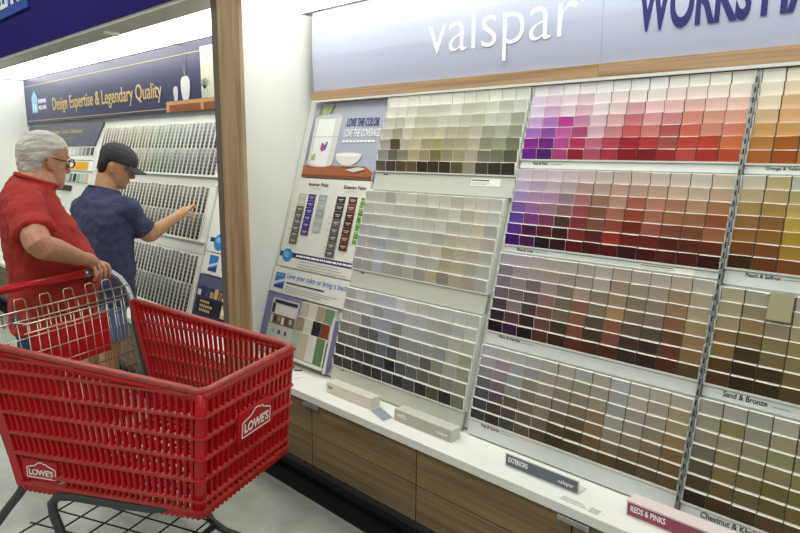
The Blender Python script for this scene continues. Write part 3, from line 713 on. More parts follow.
holder(-2.193, -1.895, 'cream sign holder under the grey rack, leftmost on the counter', mat('cream_plastic', '#d6d4c6', .4), mat('cream_face', '#d9d8ca', .4), '', M['ink_grey'])
holder(-1.752, -1.447, 'beige framed sign holder right of the loose blue-grey chip card', fr, mat('beige_face', '#b3b1a4', .35), 'WHITES', M['ink_white'], 'valspar')
holder(-1.199, -.913, 'slate grey sign holder with white capitals below the cocoa rack', fr, mat('slate_face', '#5d6874', .35), 'EXTERIORS', M['ink_white'], 'valspar', True)
holder(-.752, -.40, 'mauve red sign holder reading REDS & PINKS at the bottom edge', mat('pink_white_plastic', '#e2d5d6', .35), mat('mauve_face', '#8d3f55', .35), 'REDS & PINKS', M['ink_white'], 'valspar')
b = MB(); g = [(-1.899, 1.765), (-1.768, 1.722), (-1.762, 1.79), (-1.895, 1.838)]
b.poly([(x, y, ZC+.0005) for x, y in g], (0, 0, .0012), 0, WH)
g2 = [(-1.889, 1.769), (-1.772, 1.731), (-1.768, 1.783), (-1.886, 1.826)]
b.poly([(x, y, ZC+.0018) for x, y in g2], (0, 0, .0004), 0, lin('#8f9aa4'))
tag(b.build('paint_card', M['print']), 'loose blue-grey paint card lying on the counter between two sign holders', 'paint card')
for (x, y, a, w, h, c, l) in ((-2.60, 1.84, .3, .11, .07, '#dfe0da', 'folded white leaflet lying on the counter beside the cart tip'), (-2.47, 1.80, -.2, .09, .06, '#e6e6e2', 'white slip of paper lying flat on the counter near the swatch rack'), (-2.52, 1.86, .7, .04, .02, '#54463c', 'small dark brown chip lying on the counter below the swatch rack')):
    b = MB(); ca, sa = math.cos(a), math.sin(a)
    b.poly([(x+u*w/2*ca-v*h/2*sa, y+u*w/2*sa+v*h/2*ca, ZC+.0006) for u, v in ((-1, -1), (1, -1), (1, 1), (-1, 1))], (0, 0, .0016), 0, lin(c)); tag(b.build('paper_slip', M['print']), l, 'paper')
t = thing('counter_sticker', 'small printed sticker on the counter right of the slate grey sign', 'sticker', (-.88, 1.725, ZC))
b = MB(); b.box((-.955, 1.705, ZC), (-.80, 1.745, ZC+.0004)); b.build('film', M['white'], t)
b = MB()
for k in range(3): b.box((-.945, 1.734-.009*k, ZC+.0004), (-.87+.01*k, 1.737-.009*k, ZC+.0008))
for k in range(3): b.box((-.845, 1.732-.010*k, ZC+.0004), (-.812, 1.737-.010*k, ZC+.0008))
b.build('small_print', M['ink_grey'], t)

# ------------------------------------------------------------------ far bay: tilted racks of colour strips
def hsv(h, s, v):
    import colorsys
    return lin(list(colorsys.hsv_to_rgb(h, s, v)))
def strip_rack(x0, x1, z0, z1, zs, pitch, fill, tone, label, where):
    t = thing('strip_rack', label, 'rack', tuple(LP((x0+x1)/2, zs, -.03)), 'tilted strip racks of the far bay')
    b = MB(); b.slab(x0-.012, x1+.012, z0-.012, z1+.012, -.031, -.017); b.slab(x0-.012, x1+.012, z0-.012, z0, -.017, .006); b.build('tray', M['tray'], t)
    b = MB(); b.slab(x0-.012, x1+.012, zs, z0-.014, -.026, -.018); b.build('label_strip', M['white'], t)
    zm = (z0+z1)/2; n = int((x1-x0)/pitch)
    for r, (a, c) in enumerate(((zm+.003, z1), (z0+.001, zm-.003))):
        for i in range(n):
            u = i/(n-1.); xa = x0+i*pitch+pitch*(1-fill)*.5; xb = xa+pitch*fill
            j = random.uniform(-.004, .004)
            b = MB(); o = -.0165+.004*r
            b.slab(xa, xb, a, c+j, o, o+.006, 0, WH)
            for k in range(7):
                f0 = k/7; col = tone(u, r, k)
                b.slab(xa+.001, xb-.001, c+j-(c+j-a)*(k+1)/7+.0016, c+j-(c+j-a)*f0-.0004, o+.0061, o+.0066, 0, col)
            tag(b.build('color_strip', M['chip']), '%s colour strip from the right, %s row of the %s' % (ORD[n-i], ('upper', 'lower')[r], where), 'colour strip', 'colour strips in the ' + where)
    return t
def tone_top(u, r, k):
    hues = [(0, .96), (.12, .02), (.26, .07), (.36, .14), (.46, .2), (.58, .38), (.72, .5), (.86, .59), (1, .68)]
    for (a, ha), (b_, hb) in zip(hues, hues[1:]):
        if a <= u <= b_: h = (ha if ha < .9 else ha-1)+((u-a)/(b_-a))*(hb-(ha if ha < .9 else ha-1)); break
    s = .08+.05*k; v = .80-.07*k-(.05 if r else 0)-(.25*(u-.5) if u > .5 else 0)-.06*((int(u*36)*5) % 3)
    return hsv(h % 1, min(.42, s*.8), max(.14, v))
def tone_mid(u, r, k):
    random.random(); h = .09+.03*math.sin(u*17+r); s = .10+.05*math.sin(u*31); return hsv(h, max(.03, s*.7), max(.13, .62-.062*k-.1*u-.05*((int(u*40)*7) % 3)))
def tone_low(u, r, k):
    h = .55+.08*math.sin(u*9); return hsv(h % 1, .08+.04*math.sin(u*23), max(.12, .6-.065*k-.08*u-.05*((int(u*40)*5) % 3)))
strip_rack(-5.73, -3.70, 1.448, 1.795, 1.385, .0565, .60, tone_top, 'far tilted rack of rainbow colour strips at the top', 'top rainbow rack')
strip_rack(-5.20, -3.735, 1.036, 1.372, .955, .0565, .64, tone_mid, 'far tilted rack of grey and brown strips behind the reaching hand', 'middle neutral rack')
strip_rack(-5.20, -3.735, .575, .94, .522, .052, .62, tone_low, 'far tilted rack of cool grey strips just above the cart', 'lowest grey rack')

# left column of the far bay: grey sign, little colour cards
t = thing('small_sign', 'grey sign with gold lettering behind the grey-haired man', 'sign', tuple(LP(-6.75, 1.65, -.03)))
b = MB(); b.hexa([LP(-7.82, 1.652, -.018), LP(-5.90, 1.652, -.018), LP(-5.90, 1.652, -.031), LP(-7.82, 1.652, -.031), LP(-7.82, 1.85, -.018), LP(-5.80, 1.85, -.018), LP(-5.80, 1.85, -.031), LP(-7.82, 1.85, -.031)]); b.build('sign_panel', mat('slate_sign', '#4e5263', .4), t)
b = MB(); text_lp(b, 'Designer Color Collection', -7.1, 1.755, -.0178, .84, .05, bold=.006); b.build('lettering', M['gold'], t)
b = MB(); b.slab(-6.95, -6.4, 1.716, 1.722, -.0178, -.0168); b.build('fine_print', M['ink_grey'], t)
for r, (z0, z1, cols) in enumerate(((1.565, 1.632, ['#d8d8d4', '#c8cac8', '#b9bcbd', '#9da1a4', '#84888c', '#5d6268', '#40454b']), (1.33, 1.40, ['#b9c8c2', '#9fc0b4', '#6d7c70', '#2f3a40', '#86ab96', '#9cc4b0', '#c8b489']))):
    for i, c in enumerate(cols):
        x = -6.52+i*.094
        b = MB(); b.slab(x, x+.074, z0, z1, -.0315, -.019, 0, WH); b.slab(x, x+.074, z0, z1-.001, -.0188, -.018, 0, lin(c))
        tag(b.build('color_card', M['chip']), '%s small colour card from the left, %s row between the two heads' % (ORD[i+1], ('upper', 'lower')[r]), 'colour card', 'small colour cards behind the two men')
b = MB(); b.slab(-6.62, -5.86, 1.52, 1.555, -.031, -.012); tag(b.build('card_shelf', M['tray']), 'white shelf lip under the upper small colour cards between the heads', 'shelf')
t = thing('yellow_card', 'yellow card between the spectacles and the dark cap', 'card', tuple(LP(-6.1, 1.44, -.03)))
b = MB(); b.slab(-6.42, -5.83, 1.43, 1.515, -.031, -.016); b.build('card_back', M['white'], t)
b = MB(); b.slab(-6.30, -5.93, 1.436, 1.505, -.0158, -.0148); b.build('yellow_face', mat('yellow_print', '#d9a51c', .5), t)
b = MB(); b.slab(-6.55, -6.25, 1.245, 1.29, -.031, -.016); tag(b.build('shelf_label', M['ink']), 'small black shelf label between the two men', 'label')

# leaflets at the right end of the far bay
t = thing('round_badge_card', 'white card with a round blue badge left of the oak post', 'card', tuple(LP(-3.35, .98, -.03)))
b = MB(); b.slab(-3.69, -2.97, .985, 1.40, -.031, -.016); b.build('card_panel', M['white'], t)
b = PR(-.0158); b.r(-3.66, -2.98, 1.046, 1.072, '#22204e'); b.e(-3.55, 1.047, .062, .05, '#2f86c8'); b.e(-3.56, 1.06, .03, .018, '#79b8e2'); b.build('print', M['print'], t)
t = thing('blue_picture_card', 'white card with a blue square picture left of the oak post', 'card', tuple(LP(-3.35, .85, -.03)))
b = MB(); b.slab(-3.69, -2.97, .848, .978, -.031, -.016); b.build('card_panel', M['white'], t)
b = PR(-.0158); b.r(-3.62, -3.52, .868, .966, '#3a78bc'); b.p([(-3.62, .905), (-3.52, .93), (-3.52, .915), (-3.62, .888)], '#c4d8ec'); b.p([(-3.62, .882), (-3.52, .9), (-3.52, .868), (-3.62, .868)], '#243c82')
b.r(-3.47, -3.1, .915, .925, '#444a58'); b.r(-3.47, -3.05, .89, .894, '#a5aaa8'); b.build('print', M['print'], t)
t = thing('brochure', 'navy brochure with gold lettering and photos left of the oak post', 'brochure', tuple(LP(-3.33, .59, -.02)))
b = MB(); b.slab(-3.69, -2.97, .585, .842, -.026, -.010); b.build('cover', mat('brochure_navy', '#2a2c48', .4), t)
b = PR(-.0098); b.r(-3.68, -2.98, .77, .838, '#545a78')
cs = ['#d8d2c8', '#2b3566', '#3c4a78', '#b08e62', '#caa876', '#8c6b4c', '#efe8dc', '#5a3a32']
for k in range(8): b.r(-3.67+k*.05, -3.63+k*.05, .715, .75+.012*((k*5) % 3), cs[k])
b.r(-3.655, -3.655+.40, .612, .702, '#17182c'); b.r(-3.36, -3.295, .618, .694, '#c9b874'); b.r(-3.35, -3.305, .64, .672, '#ece4c2'); lab(b.build('print', M['print'], t), 'printed photos and a gold box')
b = MB()
for k, w in enumerate((.10, .14, .12)):
    for q in range(int(w/.02)): b.slab(-3.61+q*.022, -3.594+q*.022, .677-.026*k, .692-.026*k, -.006, -.0055)
b.build('gold_print', M['gold'], t)
# ------------------------------------------------------------------ red shopping cart
CO = V(-1.83, 1.16, 0); CA = math.radians(22.3)
CX = V(math.cos(CA), math.sin(CA), 0); CY = V(-math.sin(CA), math.cos(CA), 0); CZ = V(0, 0, 1)
def CP(x, y, z): return CO+CX*x+CY*y+CZ*z
cart = thing('shopping_cart', 'red plastic shopping cart with chrome wire child seat, pushed by the grey-haired man', 'shopping cart', tuple(CP(-.45, 0, 0)))
ZB = .45; ZRF, ZRR = .87, .95
def zr(u): return ZRF+(ZRR-ZRF)*u
def S(side, u, z):
    xf = -.038+(z-ZB)/.42*.038; xr = -.735-(z-ZB)/.5*.125
    hw = .262+.085*u
    return CP(xf+(xr-xf)*u, side*(hw-(.87-z)*.02), z)
def Fp(v, z):     # front face, v -1..1 across
    xf = -.038+(z-ZB)/.42*.038
    return CP(xf, v*(.262-(.87-z)*.02), z)
LEV = [.462, .497, .571, .644, .716, .788]
def side_panel(side):
    b = MB(); n = 30; ow = CY*side
    for i in range(n+1):
        u = .012+i/n*.976; top = zr(u)-.005
        p, q = S(side, u, ZB), S(side, u, top)
        if side < 0 and .735 < u < .955: p = S(side, u, .556)
        d = (S(side, u+.01, .6)-S(side, u, .6)).normalized()
        b.bar(p-ow*.001, q-ow*.001, d*.0085, ow*.010)
        b.bar(p-ow*.009, q-ow*.009, d*.003, ow*.008)
    for z in LEV+[.862]:
        u0 = 0 if z <= .86 else .06
        if side < 0 and .48 < z < .52:
            b.bar(S(side, 0, z)+ow*.002, S(side, .79, z)+ow*.002, CZ*.0085, ow*.022, 1); continue
        b.bar(S(side, u0, z)+ow*.002, S(side, 1, z)+ow*.002, CZ*.0085, ow*.022, 1)
    for k in range(1, 2):
        b.bar(S(side, .55, .905)+ow*.002, S(side, 1, .905)+ow*.002, CZ*.0085, ow*.02, 1)
    # solid band under the rim and solid rear edge
    b.hexa([S(side, 0, ZRF-.032)-ow*.004, S(side, 1, ZRR-.032)-ow*.004, S(side, 1, ZRR-.032)+ow*.006, S(side, 0, ZRF-.032)+ow*.006,
            S(side, 0, ZRF-.002)-ow*.004, S(side, 1, ZRR-.002)-ow*.004, S(side, 1, ZRR-.002)+ow*.006, S(side, 0, ZRF-.002)+ow*.006])
    b.bar(S(side, 1., ZB-.005), S(side, 1., ZRR), CX*.042, ow*.018)
    b.bar(S(side, 0, ZB), S(side, 1, ZB), CZ*.022, ow*.016)
    for i in range(36):
        u = i/36+.01; p = S(side, u, ZB-.012); b.obox(p, CX*.005, ow*.008, CZ*.007)
    return lab(b.build('side_panel', [M['red'], M['red_rib']], cart), 'near slotted side wall' if side < 0 else 'far slotted side wall')
side_panel(-1); side_panel(1)
b = MB(); n = 17
for i in range(n+1):
    v = -.95+1.9*i/n
    d = CY
    segs = [(ZB, .865)]
    if -.36 < v < .36: segs = [(ZB, .632), (.742, .865)]
    for z0, z1 in segs:
        b.bar(Fp(v, z0)+CX*.002, Fp(v, z1)+CX*.002, CY*.0095, CX*.010); b.bar(Fp(v, z0)-CX*.007, Fp(v, z1)-CX*.007, CY*.0035, CX*.008)
for z in LEV+[.862]: b.bar(Fp(-1, z)+CX*.004, Fp(1, z)+CX*.004, CZ*.0085, CX*.022, 1)
b.bar(Fp(-1, .855), Fp(1, .855), CZ*.028, CX*.010); b.bar(Fp(-1, ZB), Fp(1, ZB), CZ*.022, CX*.016)
for i in range(22): b.obox(Fp(-.97+1.94*i/21, ZB-.012), CX*.008, CY*.005, CZ*.007)
b.build('front_panel', [M['red'], M['red_rib']], cart)
for sd in (-1, 1):
    b = MB()
    b.tube([Fp(sd*.99, z)-CX*.012-CY*sd*.004 for z in (ZB-.012, .6, .75, .866)], .019, 12)
    for z in LEV: b.tube([Fp(sd*.99, z-.004)-CX*.012-CY*sd*.004, Fp(sd*.99, z+.0045)-CX*.012-CY*sd*.004], .0235, 14)
    lab(b.build('corner_post', M['red'], cart), 'near front corner post' if sd < 0 else 'far front corner post')
b = MB()
for i in range(9):
    v = -1+2*i/8; b.bar(CP(-.04, v*.245, ZB), CP(-.735, v*.32, ZB), CY*.012, CZ*.012)
for i in range(16):
    u = i/15; b.bar(S(-1, u, ZB), S(1, u, ZB), CX*.010, CZ*.012)
b.build('basket_floor', M['red'], cart)
# rolled rim
path = [S(-1, 1, ZRR)+CX*0, S(-1, .6, zr(.6)), S(-1, .25, zr(.25)), S(-1, .05, zr(.05))]
for k in range(6):
    a = PI/2*k/5; path.append(CP(-.035+.035*math.sin(a), -.262+.035-.035*math.cos(a)-.002, ZRF))
path2 = [V(*p) for p in path]
mir = []
for k in range(6):
    a = PI/2*(5-k)/5; mir.append(CP(-.035+.035*math.sin(a), .262-.035+.035*math.cos(a)+.002, ZRF))
mir += [S(1, .05, zr(.05)), S(1, .25, zr(.25)), S(1, .6, zr(.6)), S(1, 1, ZRR)]
b = MB(); b.tube(path2+mir, .0125, 12); lab(b.build('basket_rim', M['red_worn'], cart), 'rolled rim worn to a dull pinkish red')
b = MB(); b.tube([p-CZ*.017+(p-CO-CZ*p.z-CX*-.4).normalized()*.006 for p in path2+mir], .0075, 10); b.build('rim_lip', M['red'], cart)

def logo(P, w, h, xd, zd, od, solid):
    """raised plate with a gable outline and white capitals; P = lower left corner"""
    t_ = MB(); c = P+xd*w/2+zd*h/2; t_.obox(c-xd*.006, xd*(w/2+.014), zd*(h/2+.008), od*.006)
    pl = t_.build('logo_plate', M['red'], cart, bevel=.002)
    b = MB(); q = P+od*.0065; r = .0017
    g = [(0, .02), (0, .60), (.02, .64), (.30, .78), (.42, .97), (.52, 1.0), (.62, .92), (.70, .93), (.72, .84), (.98, .66), (1., .62), (1., .02), (0, .02)]
    pts = [q+xd*(u*w)+zd*(v_*h) for u, v_ in g]
    for p0, p1 in zip(pts, pts[1:]): b.bar(p0, p1, (p1-p0).cross(od).normalized()*r*2, od*.0012)
    put_text(b, "LOWE'S", q+xd*w*.07+zd*h*.16, xd, zd, w*.86, h*.40, bold=.025, depth=.0012)
    b.build('logo_lettering', M['ink_white'], pl)
logo(CP(-.002, -.087, .644)+CX*.004, .166, .088, CY, (CZ+CX*.09).normalized(), CX, True)
pS = S(-1, .965, .478)
dS = (S(-1, .5, .5)-S(-1, .965, .5)).normalized(); oS = -(CY-dS*CY.dot(dS)).normalized()
logo(S(-1, .945, .487), .118, .058, dS, CZ, oS, True)

# chrome wire gate with folded child seat
b = MB(); r = .0022
GX = -.87
def G(y, z, dx=0): return CP(GX+dx+(.98-z)*.16, y, z)
ys = [-.295+.59*i/13 for i in range(14)]
for y in ys: b.tube([G(y, .56), G(y, 1.02)], r, 6)
for z in (.56, .62, .68, .74, .80, .86, .92): b.tube([G(-.30, z, .004), G(.30, z, .004)], r, 6)
for z in (.985, 1.022): b.tube([G(-.33, z, .004), G(.335, z, .004)], .0032, 8)
lab(b.build('wire_gate', M['wire'], cart), 'chrome wire rear gate')
b = MB()
for y in (-.27, -.165, -.06, .045, .15, .235):
    b.tube([G(y-.024, .97, -.012), G(y-.022, 1.052, -.016), G(y-.016, 1.060, -.017), G(y+.016, 1.060, -.017), G(y+.022, 1.052, -.016), G(y+.024, .97, -.012)], r, 6)
b.build('wire_loop', M['wire'], cart)
def G2(y, z): return CP(-.80+(.98-z)*.09, y*.80, z)
b = MB()
for i in range(12):
    y = -.27+.54*i/11; b.tube([G2(y, .64), G2(y, .985)], r, 6)
for z in (.64, .70, .76, .82, .88, .94): b.tube([G2(-.285, z), G2(.285, z)], r, 6)
for z in (.955, .988): b.tube([G2(-.29, z), G2(.295, z)], .003, 8)
for y in (-.24, .24): b.tube([G2(y, .985), G(y, .99)], .0028, 6)
for z in (.60, .635): b.tube([CP(-.80, -.25, z), CP(-.72, .26, z)], .0028, 6)
lab(b.build('child_seat', M['wire'], cart), 'chrome wire child seat, folded flat')
b = MB(); b.hexa([G(-.17, .785, .02), G(.16, .785, .02), G(.16, .785, .03), G(-.17, .785, .03), G(-.19, .95, .022), G(.18, .95, .022), G(.18, .95, .032), G(-.19, .95, .032)])
lab(b.build('seat_flap', M['red'], cart, bevel=.004), 'red plastic seat flap')

# handle
HX, HZ = -1.05, 1.07
hb = []
for sd in (-1, 1):
    b = MB(); b.tube([CP(HX, sd*.26, HZ), CP(HX, sd*.33, HZ), CP(HX+.006, sd*.362, HZ-.002), CP(HX+.03, sd*.385, HZ-.014), CP(HX+.07, sd*.392, HZ-.037), CP(HX+.115, sd*.386, HZ-.075), CP(HX+.15, sd*.372, HZ-.12), CP(HX+.165, sd*.364, HZ-.16)], .0145, 12)
    lab(b.build('handle_tube', M['tube_light'], cart), 'far handle upright' if sd > 0 else 'near handle upright')
    b = MB(); b.tube([CP(HX+.164, sd*.365, HZ-.155), CP(-.868, sd*.350, .85), CP(-.805, sd*.336, .62), CP(-.765, sd*.328, .47), CP(-.76, sd*.328, .44)], .0125, 12); lab(b.build('frame_upright', M['tube'], cart), 'dark frame upright behind the far wall' if sd > 0 else 'dark frame upright behind the near wall')
b = MB(); b.tube([CP(HX, -.285, HZ), CP(HX, .262, HZ)], .0165, 14); lab(b.build('handle_grip', M['red'], cart), 'red plastic grip sleeve')
b = MB(); b.tube([CP(HX, .258, HZ), CP(HX, .285, HZ)], .0172, 14); lab(b.build('grip_collar', M['steel'], cart), 'bright collar at the end of the grip')

# lower frame, wire tray and casters
def tubes(name, pts, r, m, note=None):
    b = MB(); b.tube([CP(*p) for p in pts], r, 12); o = b.build(name, m, cart)
    return lab(o, note) if note else o
for sd in (-1, 1):
    w = .335
    tubes('rear_leg', [(-.735, sd*w, .445), (-.76, sd*w, .41), (-.84, sd*w, .325), (-.92, sd*w, .235), (-.97, sd*w, .165), (-.985, sd*w, .125)], .0155, M['tube'])
    tubes('support_leg', [(-.16, sd*.262, .452), (-.22, sd*.275, .441), (-.40, sd*.30, .437), (-.53, sd*.315, .437), (-.585, sd*.325, .43), (-.612, sd*.33, .40), (-.61, sd*.33, .36), (-.592, sd*.325, .30), (-.578, sd*.318, .22), (-.57, sd*.31, .142)], .0165, M['tube'])
    tubes('frame_rail', [(-.985, sd*.335, .125), (-.57, sd*.31, .125), (-.42, sd*.22, .125), (-.33, sd*.15, .125), (-.24, sd*.115, .124), (-.06, sd*.10, .122)], .0145, M['tube'])
tubes('cross_rail', [(-.30, -.138, .1245), (-.30, .138, .1245)], .0135, M['tube'])
b = MB()
for i in range(6): y = -.26+.52*i/5; b.tube([CP(-.97, y, .142), CP(-.30 if abs(y) < .16 else -.43, y*(.8 if abs(y) < .16 else .8), .142)], .0034, 6)
for i in range(6): x = -.95+.62*i/5; w_ = .315 if x < -.5 else .225 if x < -.4 else .15; b.tube([CP(x, -w_, .137), CP(x, w_, .137)], .0036, 6)
lab(b.build('lower_tray', M['tray_wire'], cart), 'black wire lower tray')
for sd in (-1, 1):
    b = MB(); b.tube([Fp(sd*.86, ZB-.002)-CX*.02, Fp(sd*.86, ZB-.03)-CX*.02], .014, 10); lab(b.build('bumper_knob', M['rubber'], cart), 'black rubber knob under the front corner')
for nm, x, y in (('near rear caster', -.975, -.335), ('far rear caster', -.975, .335), ('near front caster', -.12, -.105), ('far front caster', -.12, .105)):
    b = MB()
    for s in (-1, 1): b.hexa([CP(x-.06, y+s*.020-.0015, .055), CP(x-.035, y+s*.020-.0015, .055), CP(x-.035, y+s*.020+.0015, .055), CP(x-.06, y+s*.020+.0015, .055), CP(x-.02, y+s*.020-.0015, .118), CP(x+.025, y+s*.020-.0015, .118), CP(x+.025, y+s*.020+.0015, .118), CP(x-.02, y+s*.020+.0015, .118)])
    b.obox(CP(x, y, .118), CX*.025, CY*.0215, CZ*.002)
    c = lab(b.build('caster', M['tube_light'], cart), nm)
    b = MB(); b.tube([CP(x-.045, y-.014, .0565), CP(x-.045, y-.012, .0565), CP(x-.045, y+.012, .0565), CP(x-.045, y+.014, .0565)], [.048, .056, .056, .048], 20); b.build('wheel', M['rubber'], c)
# ------------------------------------------------------------------ the two shoppers
def sup(c, ax, ay, a, b_, n=28, p=2.3):
    out = []
    for k in range(n):
        t_ = 2*PI*k/n; ct, st = math.cos(t_), math.sin(t_)
        out.append(c+ax*(a*math.copysign(abs(ct)**(2/p), ct))+ay*(b_*math.copysign(abs(st)**(2/p), st)))
    return out
class Fig:
    def __init__(s, root, heading):
        s.o = Vector(root); h = math.radians(heading); s.f = V(math.cos(h), math.sin(h), 0); s.l = V(-math.sin(h), math.cos(h), 0)
    def W(s, x, y, z): return s.o+s.f*x+s.l*y+V(0, 0, z)
    def torso(s, mb, rows):
        mb.loft([sup(s.W(r_[1], 0, r_[0]), s.f-V(0, 0, r_[4] if len(r_) > 4 else 0), s.l, r_[2], r_[3]) for r_ in rows])
def limb(mb, pts, rad, n=14, sub=4):
    """smooth tapering limb through joints"""
    pts = [Vector(p) for p in pts]; P = []; R = []
    for i in range(len(pts)-1):
        p0 = pts[max(i-1, 0)]; p1 = pts[i]; p2 = pts[i+1]; p3 = pts[min(i+2, len(pts)-1)]
        for k in range(sub):
            t_ = k/sub
            q = .5*((2*p1)+(p2-p0)*t_+(2*p0-5*p1+4*p2-p3)*t_*t_+(3*p1-p0-3*p2+p3)*t_**3)
            P.append(q); R.append(rad[i]+(rad[i+1]-rad[i])*t_)
    P.append(pts[-1]); R.append(rad[-1]); mb.tube(P, R, n)
class Head:
    def __init__(s, c, heading, pitch, size=1., roll=0.):
        h = math.radians(heading); pt = math.radians(pitch)
        f0 = V(math.cos(h), math.sin(h), 0); s.l = V(-math.sin(h), math.cos(h), 0)
        s.f = f0*math.cos(pt)-V(0, 0, 1)*math.sin(pt); s.u = f0*math.sin(pt)+V(0, 0, 1)*math.cos(pt)
        s.c = Vector(c); s.k = size
    def P(s, x, y, z): return s.c+(s.f*x+s.l*y+s.u*z)*s.k
    def rings(s, rows, n=24, p=2.2):
        return [sup(s.P((a+b_)/2, 0, z), s.f, s.l, (a-b_)/2*s.k, w*s.k, n, p) for z, a, b_, w in rows]
    def skull(s, mb, jowl=0.):
        mb.loft(s.rings([(-.122, .072, .03, .022), (-.116, .082, .0, .040+jowl), (-.098, .088, -.03, .053+jowl), (-.07, .090, -.06, .062+jowl), (-.04, .090, -.078, .069), (-.01, .086, -.09, .073),
            (.012, .086, -.096, .075), (.034, .095, -.099, .077), (.06, .091, -.098, .077), (.085, .076, -.088, .069), (.105, .05, -.066, .052), (.118, .012, -.034, .026)]))
        # nose, lips, brow, chin, ears
        mb.loft([sup(s.P(x, 0, z), s.f, s.l, a*s.k, b_*s.k, 12) for x, z, a, b_ in ((.086, .022, .008, .008), (.094, .002, .011, .009), (.102, -.016, .013, .011), (.107, -.030, .014, .016), (.098, -.042, .012, .017), (.086, -.046, .006, .012))])
        mb.ball(s.P(.087, 0, -.062), .010*s.k, .022*s.k, .006*s.k, 12, rot=s.M()); mb.ball(s.P(.085, 0, -.073), .010*s.k, .020*s.k, .007*s.k, 12, rot=s.M())
        mb.ball(s.P(.074, 0, -.103), .018*s.k, .024*s.k, .016*s.k, 12, rot=s.M())
        for sd in (-1, 1):
            mb.ball(s.P(.080, sd*.032, .026), .014*s.k, .022*s.k, .007*s.k, 12, rot=s.M())
            mb.ball(s.P(-.008, sd*.077, -.012), .020*s.k, .009*s.k, .032*s.k, 12, rot=s.M()); mb.ball(s.P(-.014, sd*.083, -.004), .018*s.k, .006*s.k, .024*s.k, 12, rot=s.M())
            mb.ball(s.P(.002, sd*.078, -.036), .010*s.k, .007*s.k, .011*s.k, 10, rot=s.M())
    def M(s): return Matrix((s.f, s.l, s.u)).transposed()
    def eyes(s, parent):
        for sd in (-1, 1):
            b = MB(); b.ball(s.P(.0805, sd*.032, .006), .0115*s.k, .0125*s.k, .0095*s.k, 14, rot=s.M()); e = b.build('eye', M['eye'], parent)
            b = MB(); b.ball(s.P(.0905, sd*.032, .006), .0022*s.k, .005*s.k, .005*s.k, 10, rot=s.M()); b.build('iris', M['iris'], e)
def finger(mb, pts, r=.0085): limb(mb, pts, [r, r*.97, r*.92, r*.75][:len(pts)], 10, 3)

# --- grey-haired man at the cart handle
A = Fig((-3.165, .905, 0), 75)
man = thing('person', 'grey-haired man in red T-shirt and dark spectacles, his hand on the cart handle', 'person', (A.o.x, A.o.y, 0))
hd = Head((-3.183, .972, 1.556), 99, 10, 1.03)
b = MB(); hd.skull(b, .006)
limb(b, [A.W(.0, 0, 1.38), A.W(.025, 0, 1.45), hd.P(-.022, 0, -.07), hd.P(-.015, 0, -.01)], [.082, .078, .073, .062], 18)
A.torso(b, [(.80, .02, .13, .165), (.95, .05, .155, .185), (1.08, .06, .16, .185), (1.2, .03, .14, .18), (1.3, .0, .12, .175), (1.38, -.015, .095, .15), (1.43, -.01, .07, .09)])
SH, EL, WR = V(-2.975, .815, 1.375), V(-2.715, .785, 1.240), V(-2.868, .990, 1.143)
limb(b, [A.W(-.02, -.10, 1.37), SH, (SH+EL)/2+V(0, 0, .005), EL, EL*.62+WR*.38, WR], [.075, .064, .056, .051, .047, .030], 16)
HCc = CP(-1.05, .33, 1.07)
kn = [CP(-1.047, y, 1.07+dz) for y, dz in ((.294, .028), (.319, .034), (.344, .035), (.369, .030))]
pm = (kn[1]+kn[2])/2
d_ = (pm-WR).normalized(); sd_ = CY
limb(b, [WR-d_*.03, WR, WR*.5+pm*.5+V(0, 0, .006), pm+V(0, 0, .0)], [.031, .029, .030, .020], 16)
for i, k in enumerate(kn): limb(b, [WR*.75+k*.25, WR*.4+k*.6, k], [.015, .0125, .0105], 10)
for i, k in enumerate(kn):
    L_ = [.88, 1., 1.02, .95][i]; y = (.294, .319, .344, .369)[i]
    finger(b, [k, CP(-1.05+.032*L_, y+.002, 1.07+.020), CP(-1.05+.036, y+.002, 1.07-.018*L_), CP(-1.05+.016, y+.003, 1.07-.040*L_)], .0098)
finger(b, [WR*.45+kn[3]*.55+V(0, 0, -.012), CP(-1.085, .372, 1.075), CP(-1.078, .385, 1.05), CP(-1.062, .392, 1.042)], .0115)
# other arm hanging, legs
limb(b, [A.W(-.02, .10, 1.37), A.W(-.03, .20, 1.36), A.W(-.05, .245, 1.18), A.W(-.04, .26, 1.07), A.W(.02, .26, .93), A.W(.06, .25, .84)], [.07, .062, .052, .046, .038, .029], 14)
hw_ = A.W(.07, .25, .80); limb(b, [A.W(.06, .25, .85), hw_, A.W(.085, .245, .755)], [.029, .036, .026], 12)
for i in range(4): finger(b, [A.W(.055+.02*i, .245, .765), A.W(.062+.02*i, .24, .725), A.W(.064+.019*i, .225, .695), A.W(.062+.018*i, .21, .68)], .0092)
finger(b, [A.W(.085, .235, .82), A.W(.115, .225, .785), A.W(.12, .215, .755), A.W(.118, .21, .735)], .0105)
for sd in (-1, 1): limb(b, [A.W(0, sd*.09, .86), A.W(-.02, .04+sd*.10, .68), A.W(-.03, .09+sd*.10, .48), A.W(-.05, .14+sd*.105, .32), A.W(-.065, .19+sd*.11, .09)], [.09, .078, .055, .058, .036], 14)
sculpt(b, 'body', M['skin_old'], man, .0040, 2)
b = MB()
A.torso(b, [(.795, .03, .165, .200), (.80, .03, .168, .203), (.92, .055, .182, .210), (1.06, .065, .186, .212), (1.17, .045, .172, .208), (1.27, .012, .150, .202), (1.345, -.012, .128, .188), (1.395, -.018, .112, .162), (1.432, -.004, .096, .120, .12), (1.455, .014, .084, .092, .25), (1.47, .024, .080, .084, .35)])
HEM = SH+(EL-SH)*.80
limb(b, [A.W(-.02, -.10, 1.365), SH+V(0, 0, .008), (SH+HEM)/2, HEM], [.088, .084, .080, .078], 18)
